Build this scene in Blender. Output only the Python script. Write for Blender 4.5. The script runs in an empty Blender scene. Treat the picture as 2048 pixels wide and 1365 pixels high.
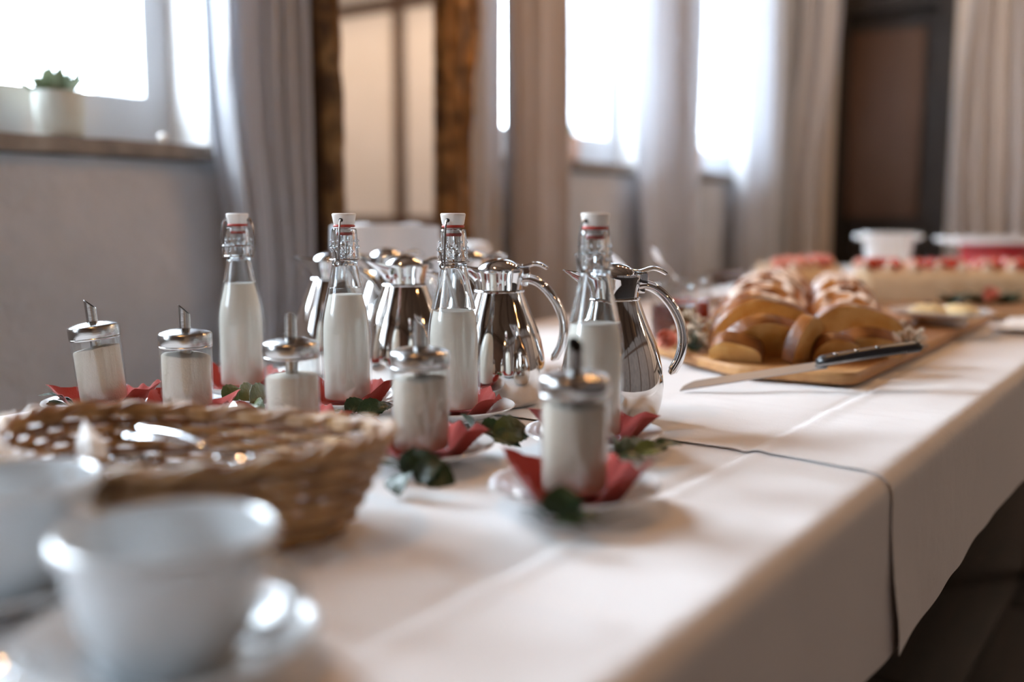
import bpy, bmesh, math, random
from mathutils import Vector, Matrix, noise
random.seed(7)
PI = math.pi
C = bpy.context.scene.collection
sc = bpy.context.scene

# ------------------------------------------------------------------ camera
FPX = 2000.0
TH = math.radians(7.18)      # pitch down
PH = math.radians(35.09)      # axis turned left of +Y
TZ = 0.75                    # table top height
CZ = TZ + 0.26
CAM = Vector((0, 0, CZ))
cd = bpy.data.cameras.new('camera')
cd.sensor_width = 36; cd.lens = FPX / 2048 * 36
cd.clip_start = 0.02; cd.clip_end = 100
cam = bpy.data.objects.new('camera', cd); C.objects.link(cam)
cam.location = CAM; cam.rotation_euler = (PI/2 - TH, 0, PH)
sc.camera = cam
cd.dof.use_dof = True; cd.dof.focus_distance = 1.25
cd.dof.aperture_fstop = 1.4
FW = Vector((-math.sin(PH), math.cos(PH), 0))      # horizontal forward
RT = Vector((math.cos(PH), math.sin(PH), 0))
AX = FW*math.cos(TH) - Vector((0,0,1))*math.sin(TH)
UP = FW*math.sin(TH) + Vector((0,0,1))*math.cos(TH)
KD = 0.87
def at(px, d, z=TZ):
    """world point at depth d (in units of KD metres), height z, seen in column px"""
    d = d*KD
    cdp = d*math.cos(TH) + (CZ-z)*math.sin(TH)
    p = CAM + FW*d + RT*((px-1024)/FPX*cdp); p.z = z
    return p
def ray(px, py): return AX*FPX + RT*(px-1024) + UP*(682.5-py)
def p3(px, py, d):
    r = ray(px, py); return CAM + r*(d*KD/r.dot(FW))
def gnd(px, py, z=TZ):
    r = ray(px, py); return CAM + r*((z-CZ)/r.z)
def onx(px, x, py=430):
    r = ray(px, py); return CAM + r*(x/r.x)
def ony(px, y, py=430):
    r = ray(px, py); return CAM + r*(y/r.y)

# ------------------------------------------------------------------ light
sc.view_settings.view_transform = 'Standard'; sc.view_settings.look = 'None'
sc.view_settings.gamma = 1; sc.view_settings.use_curve_mapping = False
sc.view_settings.exposure = 0.0
W = bpy.data.worlds.new('world'); sc.world = W; W.use_nodes = True
bg = W.node_tree.nodes['Background']
bg.inputs[0].default_value = (0.76, 0.88, 1.0, 1); bg.inputs[1].default_value = 37.0
sc.cycles.max_bounces = 12; sc.cycles.transparent_max_bounces = 24
sc.cycles.sample_clamp_indirect = 8
WX = -2.1                       # window wall plane
YE = 6.1                        # end wall
XR = 3.6; YB = -3.0; ZC = 3.2
WIN = [(-1.9, -0.5, 1.185, 2.5), (0.30, 1.67, 1.185, 2.5), (2.87, 4.02, 1.225, 2.5), (4.40, 5.35, 1.225, 2.5)]  # the first window is out of view, added for more light
for i, (y0, y1, z0, z1) in enumerate(WIN):
    L = bpy.data.lights.new('window_portal', 'AREA'); L.shape = 'RECTANGLE'
    L.size = y1-y0; L.size_y = z1-z0; L.cycles.is_portal = True
    o = bpy.data.objects.new('window_portal', L); C.objects.link(o)
    o.location = (WX-0.2, (y0+y1)/2, (z0+z1)/2); o.rotation_euler = (PI/2, 0, -PI/2)
LAMPS = [(-0.95, 2.3, 2.45, 10), (-0.80, 2.6, 2.45, 10), (-0.65, 2.9, 2.45, 10), (-0.75, 0.1, 2.5, 18), (1.9, 1.9, 2.5, 5),
         (1.0, 4.9, 2.6, 44), (2.4, 4.8, 2.6, 44), (2.2, -1.2, 2.5, 8), (-1.0, 4.7, 2.6, 22)]  # the last lamp is unseen, added to brighten the doorway curtains

# ------------------------------------------------------------------ materials
MATS = {}
def nm(name):
    m = bpy.data.materials.new(name); m.use_nodes = True; MATS[name] = m
    return m, m.node_tree, m.node_tree.nodes['Principled BSDF']
def setp(b, **k):
    for a, v in k.items():
        a = a.replace('_', ' ')
        if a in b.inputs: b.inputs[a].default_value = v
def mat(name, col, rough=0.6, col2=None, scale=8, bump=0.0, bscale=60, metal=0, spec=None, stretch=(1,1,1), detail=4, **k):
    m, nt, b = nm(name)
    b.inputs['Base Color'].default_value = (*col, 1)
    setp(b, Roughness=rough, Metallic=metal)
    if spec is not None: b.inputs['Specular IOR Level'].default_value = spec
    setp(b, **k)
    if col2 or bump:
        tc = nt.nodes.new('ShaderNodeTexCoord'); mp = nt.nodes.new('ShaderNodeMapping')
        mp.inputs['Scale'].default_value = stretch
        nt.links.new(tc.outputs['Object'], mp.inputs[0])
    if col2:
        n = nt.nodes.new('ShaderNodeTexNoise'); n.inputs['Scale'].default_value = scale; n.inputs['Detail'].default_value = detail
        r = nt.nodes.new('ShaderNodeValToRGB')
        r.color_ramp.elements[0].position = .35; r.color_ramp.elements[1].position = .68
        r.color_ramp.elements[0].color = (*col, 1); r.color_ramp.elements[1].color = (*col2, 1)
        nt.links.new(mp.outputs[0], n.inputs['Vector']); nt.links.new(n.outputs[0], r.inputs[0])
        nt.links.new(r.outputs[0], b.inputs['Base Color'])
    if bump:
        n2 = nt.nodes.new('ShaderNodeTexNoise'); n2.inputs['Scale'].default_value = bscale; n2.inputs['Detail'].default_value = 5
        bp = nt.nodes.new('ShaderNodeBump'); bp.inputs['Strength'].default_value = bump; bp.inputs['Distance'].default_value = .01
        nt.links.new(mp.outputs[0], n2.inputs['Vector']); nt.links.new(n2.outputs[0], bp.inputs['Height'])
        nt.links.new(bp.outputs[0], b.inputs['Normal'])
    return m
def thin_glass(name, tint=(.97,.98,.98), rough=0.02):
    m, nt, b = nm(name); nt.nodes.remove(b)
    out = nt.nodes['Material Output']
    t = nt.nodes.new('ShaderNodeBsdfTransparent'); g = nt.nodes.new('ShaderNodeBsdfGlossy')
    t.inputs[0].default_value = (*tint, 1); g.inputs['Roughness'].default_value = rough
    g.inputs[0].default_value = (.95,.97,1,1)
    lw = nt.nodes.new('ShaderNodeLayerWeight'); lw.inputs[0].default_value = .5
    pw = nt.nodes.new('ShaderNodeMath'); pw.operation = 'POWER'; pw.inputs[1].default_value = 4.5
    nt.links.new(lw.outputs['Facing'], pw.inputs[0])
    f = nt.nodes.new('ShaderNodeMath'); f.operation = 'MULTIPLY_ADD'; f.inputs[1].default_value = .75; f.inputs[2].default_value = .04
    nt.links.new(pw.outputs[0], f.inputs[0])
    mx = nt.nodes.new('ShaderNodeMixShader')
    nt.links.new(f.outputs[0], mx.inputs[0]); nt.links.new(t.outputs[0], mx.inputs[1]); nt.links.new(g.outputs[0], mx.inputs[2])
    nt.links.new(mx.outputs[0], out.inputs[0])
    return m
def cloth_mat(name, col, trans=0.0, tcol=None, weave=900):
    m, nt, b = nm(name); b.inputs['Base Color'].default_value = (*col, 1)
    setp(b, Roughness=.9); b.inputs['Specular IOR Level'].default_value = .1
    if 'Sheen Weight' in b.inputs: b.inputs['Sheen Weight'].default_value = .15
    tc = nt.nodes.new('ShaderNodeTexCoord')
    n2 = nt.nodes.new('ShaderNodeTexNoise'); n2.inputs['Scale'].default_value = weave; n2.inputs['Detail'].default_value = 2
    n3 = nt.nodes.new('ShaderNodeTexNoise'); n3.inputs['Scale'].default_value = 14; n3.inputs['Detail'].default_value = 5
    bp = nt.nodes.new('ShaderNodeBump'); bp.inputs['Strength'].default_value = .25; bp.inputs['Distance'].default_value = .002
    bp2 = nt.nodes.new('ShaderNodeBump'); bp2.inputs['Strength'].default_value = .35; bp2.inputs['Distance'].default_value = .01
    nt.links.new(tc.outputs['Object'], n2.inputs['Vector']); nt.links.new(tc.outputs['Object'], n3.inputs['Vector'])
    nt.links.new(n2.outputs[0], bp.inputs['Height']); nt.links.new(n3.outputs[0], bp2.inputs['Height'])
    nt.links.new(bp.outputs[0], bp2.inputs['Normal']); nt.links.new(bp2.outputs[0], b.inputs['Normal'])
    if trans:
        out = nt.nodes['Material Output']
        t = nt.nodes.new('ShaderNodeBsdfTranslucent'); t.inputs[0].default_value = (*(tcol or col), 1)
        mx = nt.nodes.new('ShaderNodeMixShader'); mx.inputs[0].default_value = trans
        nt.links.new(b.outputs[0], mx.inputs[1]); nt.links.new(t.outputs[0], mx.inputs[2]); nt.links.new(mx.outputs[0], out.inputs[0])
    return m

M_CLOTH = cloth_mat('tablecloth_linen', (.82,.80,.80))
M_CURT = cloth_mat('curtain_voile', (.66,.66,.69), .38, (.75,.78,.82), 300)
M_CURTD = cloth_mat('curtain_dense', (.46,.44,.45), .04, (.5,.5,.5), 300)
M_CURTP = cloth_mat('curtain_warm', (.84,.80,.79), .3, (.85,.83,.82), 300)
M_NAPW = cloth_mat('white_napkin_linen', (.85,.83,.81))
M_NAP = cloth_mat('red_napkin_paper', (.30,.034,.024), .05, (.4,.05,.035), 500)
M_PLASTER = mat('grey_plaster', (.41,.42,.44), .95, (.53,.52,.53), 3, .5, 30)
M_REVEAL = mat('white_reveal', (.80,.80,.80), .9, (.85,.84,.83), 4, .2, 30)
M_PEACH = mat('peach_plaster', (.76,.66,.57), .9, (.80,.70,.62), 2, .3, 25)
M_TIMBER = mat('dark_timber', (.055,.025,.012), .6, (.12,.055,.025), 5, .5, 40, stretch=(6,6,.7))
M_CEIL = mat('brown_ceiling_board', (.10,.05,.028), .7, (.18,.10,.055), 3, .4, 30, stretch=(6,.6,6))
M_FLOOR = mat('dark_floor_oak', (.010,.006,.004), .6, (.028,.014,.008), 4, .3, 50, stretch=(8,.8,8))
M_FRAMEW = mat('white_window_paint', (.62,.64,.68), .5, (.68,.70,.73), 3)
M_SILL = mat('brown_stone_sill', (.16,.13,.11), .8, (.32,.28,.24), 12, .5, 60)
M_DARK = mat('dark_brown_door', (.014,.010,.008), .6, (.03,.02,.014), 3)
M_BROWNW = mat('grey_brown_wall', (.20,.165,.15), .85, (.26,.21,.19), 3)
M_DOORP = mat('brown_door_panel', (.10,.050,.030), .6, (.13,.068,.042), 2)
M_GOLD = mat('aged_gilt', (.085,.042,.018), .42, (.34,.18,.065), 16, .9, 45, metal=.5)
M_GOLDD = mat('dark_gilt_side', (.022,.012,.007), .6, (.10,.05,.02), 9, .6, 50, metal=.2)
m, nt, b = nm('mirror_silver'); setp(b, Metallic=1, Roughness=.03); b.inputs['Base Color'].default_value = (.9,.88,.86,1); M_MIRROR = m
M_PORC = mat('white_porcelain', (.80,.81,.82), .12, spec=.6, Coat_Weight=.4)
M_CUP = mat('white_glazed_cup', (.60,.63,.65), .14, spec=.6, Coat_Weight=.4)
M_CHROME = mat('polished_steel', (.72,.69,.66), .06, metal=1)
M_CHROME2 = mat('bright_chrome', (.80,.82,.84), .04, metal=1)
M_BRUSH = mat('brushed_steel', (.46,.45,.44), .20, metal=1, bump=.08, bscale=20, stretch=(1,1,60))
M_WIRE = mat('bail_wire', (.38,.36,.35), .25, metal=1)
M_BLADE = mat('satin_blade', (.34,.35,.36), .35, metal=.4)
M_BLACK = mat('black_handle_plastic', (.012,.012,.014), .35)
M_HOLLOW = mat('hollow_shade', (.02,.02,.022), .5, metal=.3)  # near-black colour stands in for the shade inside hollows
M_GLASS = thin_glass('clear_glass_wall')
M_PANE = thin_glass('window_pane_glass', (.98,.99,.99))
m, nt, b = nm('solid_glass'); setp(b, Roughness=.02); b.inputs['Transmission Weight'].default_value = 1; b.inputs['IOR'].default_value = 1.5
b.inputs['Base Color'].default_value = (.93,.96,.97,1); M_NECK = m
M_MILK = mat('milk', (.76,.72,.65), .35, Subsurface_Weight=.0)
M_SUGAR = mat('sugar_grains', (.70,.62,.54), .9, (.60,.50,.40), 18, .4, 900, stretch=(1,1,.35))
M_CERAM = mat('stopper_ceramic', (.82,.79,.75), .35)
M_SEAL = mat('red_rubber_seal', (.42,.035,.02), .5)
M_WICK = mat('wicker_cane', (.18,.075,.020), .42, (.40,.20,.065), 25, .3, 200, spec=.6)
M_WICK2 = mat('wicker_pale_cane', (.30,.15,.050), .42, (.56,.34,.14), 25, .3, 200, spec=.6)
M_WICK3 = mat('wicker_dark_cane', (.15,.065,.022), .5, (.26,.12,.045), 25, .3, 200, spec=.6)
M_LEAF = mat('dark_rose_leaf', (.010,.030,.012), .35, (.022,.055,.016), 40, .3, 120, spec=.5)
M_LEAF2 = mat('olive_leaf', (.035,.060,.014), .4, (.09,.11,.02), 30, .3, 120, spec=.5)
M_STEM = mat('reddish_stem', (.09,.03,.015), .5)
M_WOOD = mat('board_wood', (.36,.16,.05), .5, (.55,.29,.11), 4, .2, 60, stretch=(8,1,8))
M_WOODE = mat('dark_board_wood', (.22,.10,.035), .5, (.36,.18,.07), 4, .2, 60, stretch=(1,8,8))
M_CRUMB = mat('bread_crumb', (.56,.27,.06), .85, (.74,.46,.17), 30, .6, 250)
M_CRUSTS = mat('slice_crust', (.09,.024,.006), .35, (.36,.12,.022), 14, .3, 60)
M_JAM = mat('dark_berry_jam', (.07,.014,.008), .15, (.14,.03,.012), 20)
M_JAMR = mat('red_jam', (.42,.05,.02), .15, (.30,.02,.012), 20)
M_ROSE = mat('coral_rose_petal', (.72,.20,.13), .6, (.80,.32,.22), 30)
M_ROSEO = mat('orange_rose_petal', (.75,.16,.04), .6, (.82,.25,.08), 30)
M_FLOR = mat('cream_floret', (.74,.66,.52), .8, (.60,.45,.33), 60)
M_CREAM = mat('whipped_cream', (.86,.76,.62), .6, (.80,.66,.48), 18, .3, 60)
M_CAKE = mat('sponge_side', (.74,.56,.34), .8, (.82,.66,.44), 14, .4, 90)
M_BERRY = mat('strawberry', (.52,.03,.015), .25, (.66,.09,.04), 60, .3, 300)
M_PINKD = mat('sugared_berry', (.80,.42,.36), .6, (.70,.16,.10), 60)
M_BUTTER = mat('herb_butter', (.84,.64,.30), .45, (.88,.72,.42), 14)
M_RED = mat('red_enamel', (.36,.02,.025), .3)
M_POT = mat('grey_green_pot', (.48,.50,.44), .8, (.62,.63,.58), 4, .2, 60)
M_POTP = mat('pale_pink_pot', (.66,.50,.44), .8)
M_SOIL = mat('brown_soil', (.16,.07,.035), .9, bump=.5, bscale=80)
M_SUCC = mat('succulent', (.12,.16,.09), .6, (.24,.26,.16), 12)
M_WHITEW = mat('white_chair_cover', (.80,.82,.85), .8, bump=.2)
M_WOODCH = mat('brown_stool_wood', (.12,.05,.025), .5, (.2,.09,.04), 4)

# icing sugar dusted crust: real powder lying on the upward faces
m, nt, b = nm('dusted_crust'); setp(b, Roughness=.32)
tc = nt.nodes.new('ShaderNodeTexCoord'); n = nt.nodes.new('ShaderNodeTexNoise'); n.inputs['Scale'].default_value = 26; n.inputs['Detail'].default_value = 6
geo = nt.nodes.new('ShaderNodeNewGeometry'); sep = nt.nodes.new('ShaderNodeSeparateXYZ')
nt.links.new(geo.outputs['Normal'], sep.inputs[0]); nt.links.new(tc.outputs['Object'], n.inputs['Vector'])
ma = nt.nodes.new('ShaderNodeMath'); ma.operation = 'MULTIPLY_ADD'; ma.inputs[1].default_value = .75; 
nt.links.new(sep.outputs[2], ma.inputs[0]); nt.links.new(n.outputs[0], ma.inputs[2])
r = nt.nodes.new('ShaderNodeValToRGB'); r.color_ramp.elements[0].position = 1.0/1.2; r.color_ramp.elements[1].position = 1.0
r.color_ramp.elements[0].position = .93; r.color_ramp.elements[0].color = (0,0,0,1); r.color_ramp.elements[1].color = (1,1,1,1)
ma2 = nt.nodes.new('ShaderNodeMath'); ma2.operation = 'MULTIPLY'; ma2.inputs[1].default_value = .88
nt.links.new(ma.outputs[0], ma2.inputs[0]); nt.links.new(ma2.outputs[0], r.inputs[0])
n4 = nt.nodes.new('ShaderNodeTexNoise'); n4.inputs['Scale'].default_value = 11; nt.links.new(tc.outputs['Object'], n4.inputs['Vector'])
r2 = nt.nodes.new('ShaderNodeValToRGB'); r2.color_ramp.elements[0].color = (.13,.028,.008,1); r2.color_ramp.elements[1].color = (.46,.17,.035,1)
r2.color_ramp.elements[0].position = .35; r2.color_ramp.elements[1].position = .65
nt.links.new(n4.outputs[0], r2.inputs[0])
mx = nt.nodes.new('ShaderNodeMix'); mx.data_type = 'RGBA'
nt.links.new(r.outputs[0], mx.inputs[0]); nt.links.new(r2.outputs[0], mx.inputs[6]); mx.inputs[7].default_value = (.80,.66,.56,1)
nt.links.new(mx.outputs[2], b.inputs['Base Color'])
bp = nt.nodes.new('ShaderNodeBump'); bp.inputs['Strength'].default_value = .4; bp.inputs['Distance'].default_value = .004
nt.links.new(n.outputs[0], bp.inputs['Height']); nt.links.new(bp.outputs[0], b.inputs['Normal'])
M_CRUST = m

# ------------------------------------------------------------------ helpers
def mesh_of(name, verts, faces, mats, smooth=True, ang=40, fm=None):
    me = bpy.data.meshes.new(name); me.from_pydata([tuple(v) for v in verts], [], faces)
    if not isinstance(mats, (list, tuple)): mats = [mats]
    for mm in mats: me.materials.append(mm)
    if fm: me.polygons.foreach_set('material_index', fm)
    if smooth:
        me.polygons.foreach_set('use_smooth', [True]*len(me.polygons))
        me.set_sharp_from_angle(angle=math.radians(ang))
    me.update()
    return me
class G:
    """geometry collector"""
    def __init__(s): s.v = []; s.f = []; s.m = []
    def add(s, vs, fs, mi=0, M=None):
        o = len(s.v); s.v += [(M @ Vector(v)) if M else Vector(v) for v in vs]
        s.f += [tuple(i+o for i in f) for f in fs]; s.m += [mi]*len(fs); return s
    def box(s, a, b, mi=0, M=None, bev=0):
        (x0,y0,z0),(x1,y1,z1) = a, b
        if bev:
            bm = bmesh.new(); bmesh.ops.create_cube(bm, size=1)
            for v in bm.verts: v.co = Vector(((x0+x1)/2+v.co.x*(x1-x0), (y0+y1)/2+v.co.y*(y1-y0), (z0+z1)/2+v.co.z*(z1-z0)))
            bmesh.ops.bevel(bm, geom=bm.edges[:], offset=bev, segments=2, affect='EDGES', profile=.5)
            bm.verts.ensure_lookup_table()
            r = s.add([v.co.copy() for v in bm.verts], [tuple(v.index for v in f.verts) for f in bm.faces], mi, M); bm.free(); return r
        vs = [(x,y,z) for z in (z0,z1) for y in (y0,y1) for x in (x0,x1)]
        return s.add(vs, [(0,2,3,1),(4,5,7,6),(0,1,5,4),(2,6,7,3),(0,4,6,2),(1,3,7,5)], mi, M)
    def lathe(s, prof, seg=48, mi=0, M=None, fn=None, closed=False, sx=1, sy=1):
        vs = []; fs = []; n = len(prof)
        for (r, z) in prof:
            for k in range(seg):
                a = 2*PI*k/seg; vs.append((r*math.cos(a)*sx, r*math.sin(a)*sy, z))
        if fn: vs = [fn(Vector(v)) for v in vs]
        for i in range(n-1 if not closed else n):
            j = (i+1) % n
            for k in range(seg):
                k2 = (k+1) % seg; fs.append((i*seg+k, i*seg+k2, j*seg+k2, j*seg+k))
        return s.add(vs, fs, mi, M)
    def tube(s, pts, r, seg=8, mi=0, M=None, closed=False, flat=None, caps=True, upv=None):
        pts = [Vector(p) for p in pts]; n = len(pts)
        rs = r if isinstance(r, (list, tuple)) else [r]*n
        vs = []; prev = None
        for i, p in enumerate(pts):
            if closed: t = pts[(i+1) % n] - pts[i-1]
            else: t = pts[min(i+1, n-1)] - pts[max(i-1, 0)]
            t.normalize()
            if upv is not None: a = Vector(upv) - t*t.dot(Vector(upv))
            elif prev is None:
                a = t.orthogonal()
            else: a = prev - t*t.dot(prev)
            if a.length < 1e-6: a = t.orthogonal()
            a.normalize(); prev = a; b = t.cross(a)
            ra, rb = (rs[i] if isinstance(rs[i], tuple) else (rs[i], rs[i]*(flat or 1)))
            for k in range(seg):
                q = 2*PI*k/seg; vs.append(p + a*math.cos(q)*ra + b*math.sin(q)*rb)
        fs = []
        for i in range(n if closed else n-1):
            j = (i+1) % n
            for k in range(seg):
                k2 = (k+1) % seg; fs.append((i*seg+k, i*seg+k2, j*seg+k2, j*seg+k))
        if caps and not closed:
            fs.append(tuple(range(seg-1, -1, -1))); fs.append(tuple((n-1)*seg+k for k in range(seg)))
        return s.add(vs, fs, mi, M)
    def grid(s, nu, nv, fn, mi=0, th=0, M=None):
        """open surface fn(u,v); th>0 gives it thickness along its normal"""
        P = [[Vector(fn(i/nu, j/nv)) for j in range(nv+1)] for i in range(nu+1)]
        vs = [p for row in P for p in row]; w = nv+1
        fs = [(i*w+j, (i+1)*w+j, (i+1)*w+j+1, i*w+j+1) for i in range(nu) for j in range(nv)]
        if th:
            o = len(vs); low = []
            for i in range(nu+1):
                for j in range(nv+1):
                    du = P[min(i+1,nu)][j]-P[max(i-1,0)][j]; dv = P[i][min(j+1,nv)]-P[i][max(j-1,0)]
                    nn = du.cross(dv); nn = nn.normalized() if nn.length > 1e-12 else Vector((0,0,1))
                    low.append(P[i][j]-nn*th)
            vs = vs + low
            fs += [(o+i*w+j+1, o+(i+1)*w+j+1, o+(i+1)*w+j, o+i*w+j) for i in range(nu) for j in range(nv)]
            for i in range(nu):
                fs.append((i*w, o+i*w, o+(i+1)*w, (i+1)*w)); fs.append((i*w+nv, (i+1)*w+nv, o+(i+1)*w+nv, o+i*w+nv))
            for j in range(nv):
                fs.append((j, j+1, o+j+1, o+j)); fs.append((nu*w+j, o+nu*w+j, o+nu*w+j+1, nu*w+j+1))
        return s.add(vs, fs, mi, M)
    def ball(s, c, r, mi=0, seg=12, rings=8, M=None, sc3=(1,1,1)):
        prof = [(max(1e-5, math.sin(PI*i/rings)), -math.cos(PI*i/rings)) for i in range(rings+1)]
        c = Vector(c)
        return s.lathe(prof, seg, mi, M, fn=lambda v: Vector((v.x*r*sc3[0], v.y*r*sc3[1], v.z*r*sc3[2]))+c)
    def mesh(s, name, mats, smooth=True, ang=40): return mesh_of(name, s.v, s.f, mats, smooth, ang, s.m)
def link(name, data, parent=None, loc=None):
    o = bpy.data.objects.new(name, data); C.objects.link(o)
    if parent: o.parent = parent
    if loc is not None: o.location = loc
    return o
def obj(name, g, mats, parent=None, loc=None, smooth=True, ang=40):
    return link(name, g.mesh(name, mats, smooth, ang), parent, loc)
def tag(o, label, cat, group=None, kind=None):
    o['label'] = label; o['category'] = cat
    if group: o['group'] = group
    if kind: o['kind'] = kind
    return o
def thing(name, label, cat, loc=(0,0,0), rz=0, group=None):
    o = bpy.data.objects.new(name, None); C.objects.link(o); o.empty_display_size = .05
    o.location = loc; o.rotation_euler = (0,0,rz); return tag(o, label, cat, group)
def struct(name, g, mats, parent=None, smooth=False):
    o = obj(name, g, mats, parent, smooth=smooth)
    if not parent: o['kind'] = 'structure'
    return o
def dup(root, loc, rz, label, group=None):
    r = root.copy(); C.objects.link(r); r.location = loc; r.rotation_euler = (0,0,rz); r['label'] = label
    if group: r['group'] = group
    for ch in list(root.children):
        c = ch.copy(); C.objects.link(c); c.parent = r
        for g in ch.children:
            d = g.copy(); C.objects.link(d); d.parent = c
    return r
def nz(x, y, z=0): return noise.noise(Vector((x, y, z)))
def sm(a, b, x):
    t = max(0, min(1, (x-a)/(b-a))); return t*t*(3-2*t)
def catmull(pts, n=8):
    P = [Vector(p) for p in pts]; P = [P[0]*2-P[1]] + P + [P[-1]*2-P[-2]]; out = []
    for i in range(1, len(P)-2):
        for k in range(n):
            t = k/n; a,b_,c,d = P[i-1:i+3]
            out.append(.5*((2*b_)+(c-a)*t+(2*a-5*b_+4*c-d)*t*t+(3*b_-a-3*c+d)*t**3))
    out.append(P[-2]); return out

# ------------------------------------------------------------------ setting
g = G(); edges = [YB] + [v for w in WIN for v in (w[0], w[1])] + [YE]
TW = 0.5
for i in range(0, len(edges), 2): g.box((WX-TW, edges[i], 0), (WX, edges[i+1], ZC))
for (y0,y1,z0,z1) in WIN:
    g.box((WX-TW, y0, 0), (WX, y1, z0-.045)); g.box((WX-TW, y0, z1), (WX, y1, ZC))
struct('wall_left', g, M_PLASTER)
def window(k, y0, y1, z0, z1, nm_, lab=None):
    xw = WX-.15
    g = G(); fw = .085
    for (a, b_) in [((xw-.06,y0,z0),(xw,y0+fw,z1)), ((xw-.06,y1-fw,z0),(xw,y1,z1)), ((xw-.06,y0+fw,z0),(xw,y1-fw,z0+.12)), ((xw-.06,y0+fw,z1-fw),(xw,y1-fw,z1))]:
        g.box(a, b_)
    ymid = [(y0+y1)/2] if y1-y0 > 1 else []
    for ym in ymid: g.box((xw-.055, ym-.05, z0+.12), (xw+.005, ym+.05, z1-fw))
    w = struct('window_%d' % k, g, M_FRAMEW)
    g = G(); g.box((xw-.035, y0+fw, z0+.12), (xw-.03, y1-fw, z1-fw)); obj('pane', g, M_PANE, w, smooth=False)
    g = G()
    for yy in (y0+.0, y1-.012): g.box((xw, yy, z0), (WX-.001, yy+.012, z1))
    g.box((xw, y0+.012, z1-.012), (WX-.001, y1-.012, z1)); obj('reveal', g, M_REVEAL, w, smooth=False)
    g = G()   # rough-edged stone sill
    def sf(u, v):
        y = y0-.0+u*(y1-y0); x = xw+v*(WX+.03-xw) + (0.006*nz(y*14, 3) if v > .9 else 0)
        return (x, y, z0-.004+.004*nz(y*9, v*3))
    g.grid(60, 6, sf, th=-.035); obj('window_sill', g, M_SILL, w, smooth=False)
    return w
for k, w in enumerate(WIN): window(k+1, *w, None)

# end wall with a dark doorway
xa = ony(1662, YE).x; xb = ony(1893, YE).x
g = G(); g.box((WX-.5, YE, 0), (xa, YE+.3, ZC)); g.box((xb, YE, 0), (XR, YE+.3, ZC)); g.box((xa, YE, 2.72), (xb, YE+.3, ZC))
struct('wall_back', g, M_PEACH)
g = G()
xt = 1.42
for x in (xt, xt+1.25, 0.05): g.box((x-.055, YE-.03, 0), (x+.055, YE-.001, ZC))
g.box((xb+.1, YE-.032, 2.60), (XR, YE-.001, 2.70)); g.box((xb+.1, YE-.032, .9), (XR, YE-.001, 1.0))
struct('trim_1', g, M_TIMBER)
g = G(); g.box((xa-.3, YE+1.0, 0), (xb+.4, YE+1.1, ZC)); g.box((xa-.35, YE+.3, 0), (xa-.25, YE+1.0, ZC)); g.box((xb+.35, YE+.3, 0), (xb+.45, YE+1.0, ZC))
g.box((xa-.35, YE+.3, 2.9), (xb+.45, YE+1.1, 3.0))
struct('wall_alcove', g, M_DARK)
# door leaf in the opening
q0 = ony(1678, YE+.12, 60); q1 = ony(1852, YE+.12, 60)
zt = ony(1760, YE+.12, 62).z; zb = ony(1760, YE+.12, 436).z
g = G(); g.box((xa+.0, YE+.14, .02), (xb, YE+.18, 2.72))
d1 = struct('door_1', g, M_DARK)
g = G(); g.box((q0.x, YE+.115, zb), (q1.x, YE+.139, zt), bev=.006); obj('door_panel', g, M_DOORP, d1)
g = G(); g.box((q0.x, YE+.115, .2), (q1.x, YE+.139, zb-.12), bev=.006); obj('door_panel', g, M_DARK, d1)
g = G(); g.box((xa, YE+.02, 0), (xa+.045, YE+.139, 2.72)); g.box((xb-.10, YE+.02, 0), (xb, YE+.139, 2.72)); g.box((xa+.045, YE+.02, zt+.10), (xb-.1, YE+.139, 2.72))
obj('door_frame', g, M_DARK, d1, smooth=False)
g = G(); g.box((XR, YB, 0), (XR+.2, YE, ZC)); struct('wall_right', g, M_BROWNW)
g = G()
for y in (-2.4, -.4, 1.6, 3.6): g.box((XR-.04, y-.07, 0), (XR-.001, y+.07, ZC))
g.box((XR-.042, YB, 2.62), (XR-.001, YE-.04, 2.76)); struct('trim_2', g, M_TIMBER)
g = G(); g.box((WX-.5, YB-.2, 0), (XR+.2, YB, ZC)); struct('wall_front', g, M_DOORP)
g = G(); g.box((WX-.5, YB-.2, ZC), (XR+.2, YE+.3, ZC+.1)); cl = struct('ceiling', g, M_CEIL)
g = G(); g.box((WX, 0, -.09), (XR, .16, 0)); bme = g.mesh('ceiling_beam', M_TIMBER, False)
for k in range(8):
    link('ceiling_beam', bme, cl, (0, YB+.6+k*1.25, ZC))
g = G(); g.box((WX-.5, YB-.2, -.1), (XR+.2, YE+1.2, -.012)); fl = struct('floor', g, M_DARK)
pms = []
for k in range(3):
    g = G(); g.box((.002, .002, -.012), (.178, 1.99, 0), bev=.002); pms.append(g.mesh('floor_plank', M_FLOOR, True))
k = 0; x = -2.18
while x < 2.0:
    y = -1.0 - (k*37 % 100)/100*1.2
    while y < YE-2.2:
        link('floor_plank', pms[k % 3], fl, (x, y, -.0005*(k % 3))); y += 2.0; k += 1
    x += .18; k += 1

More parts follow.
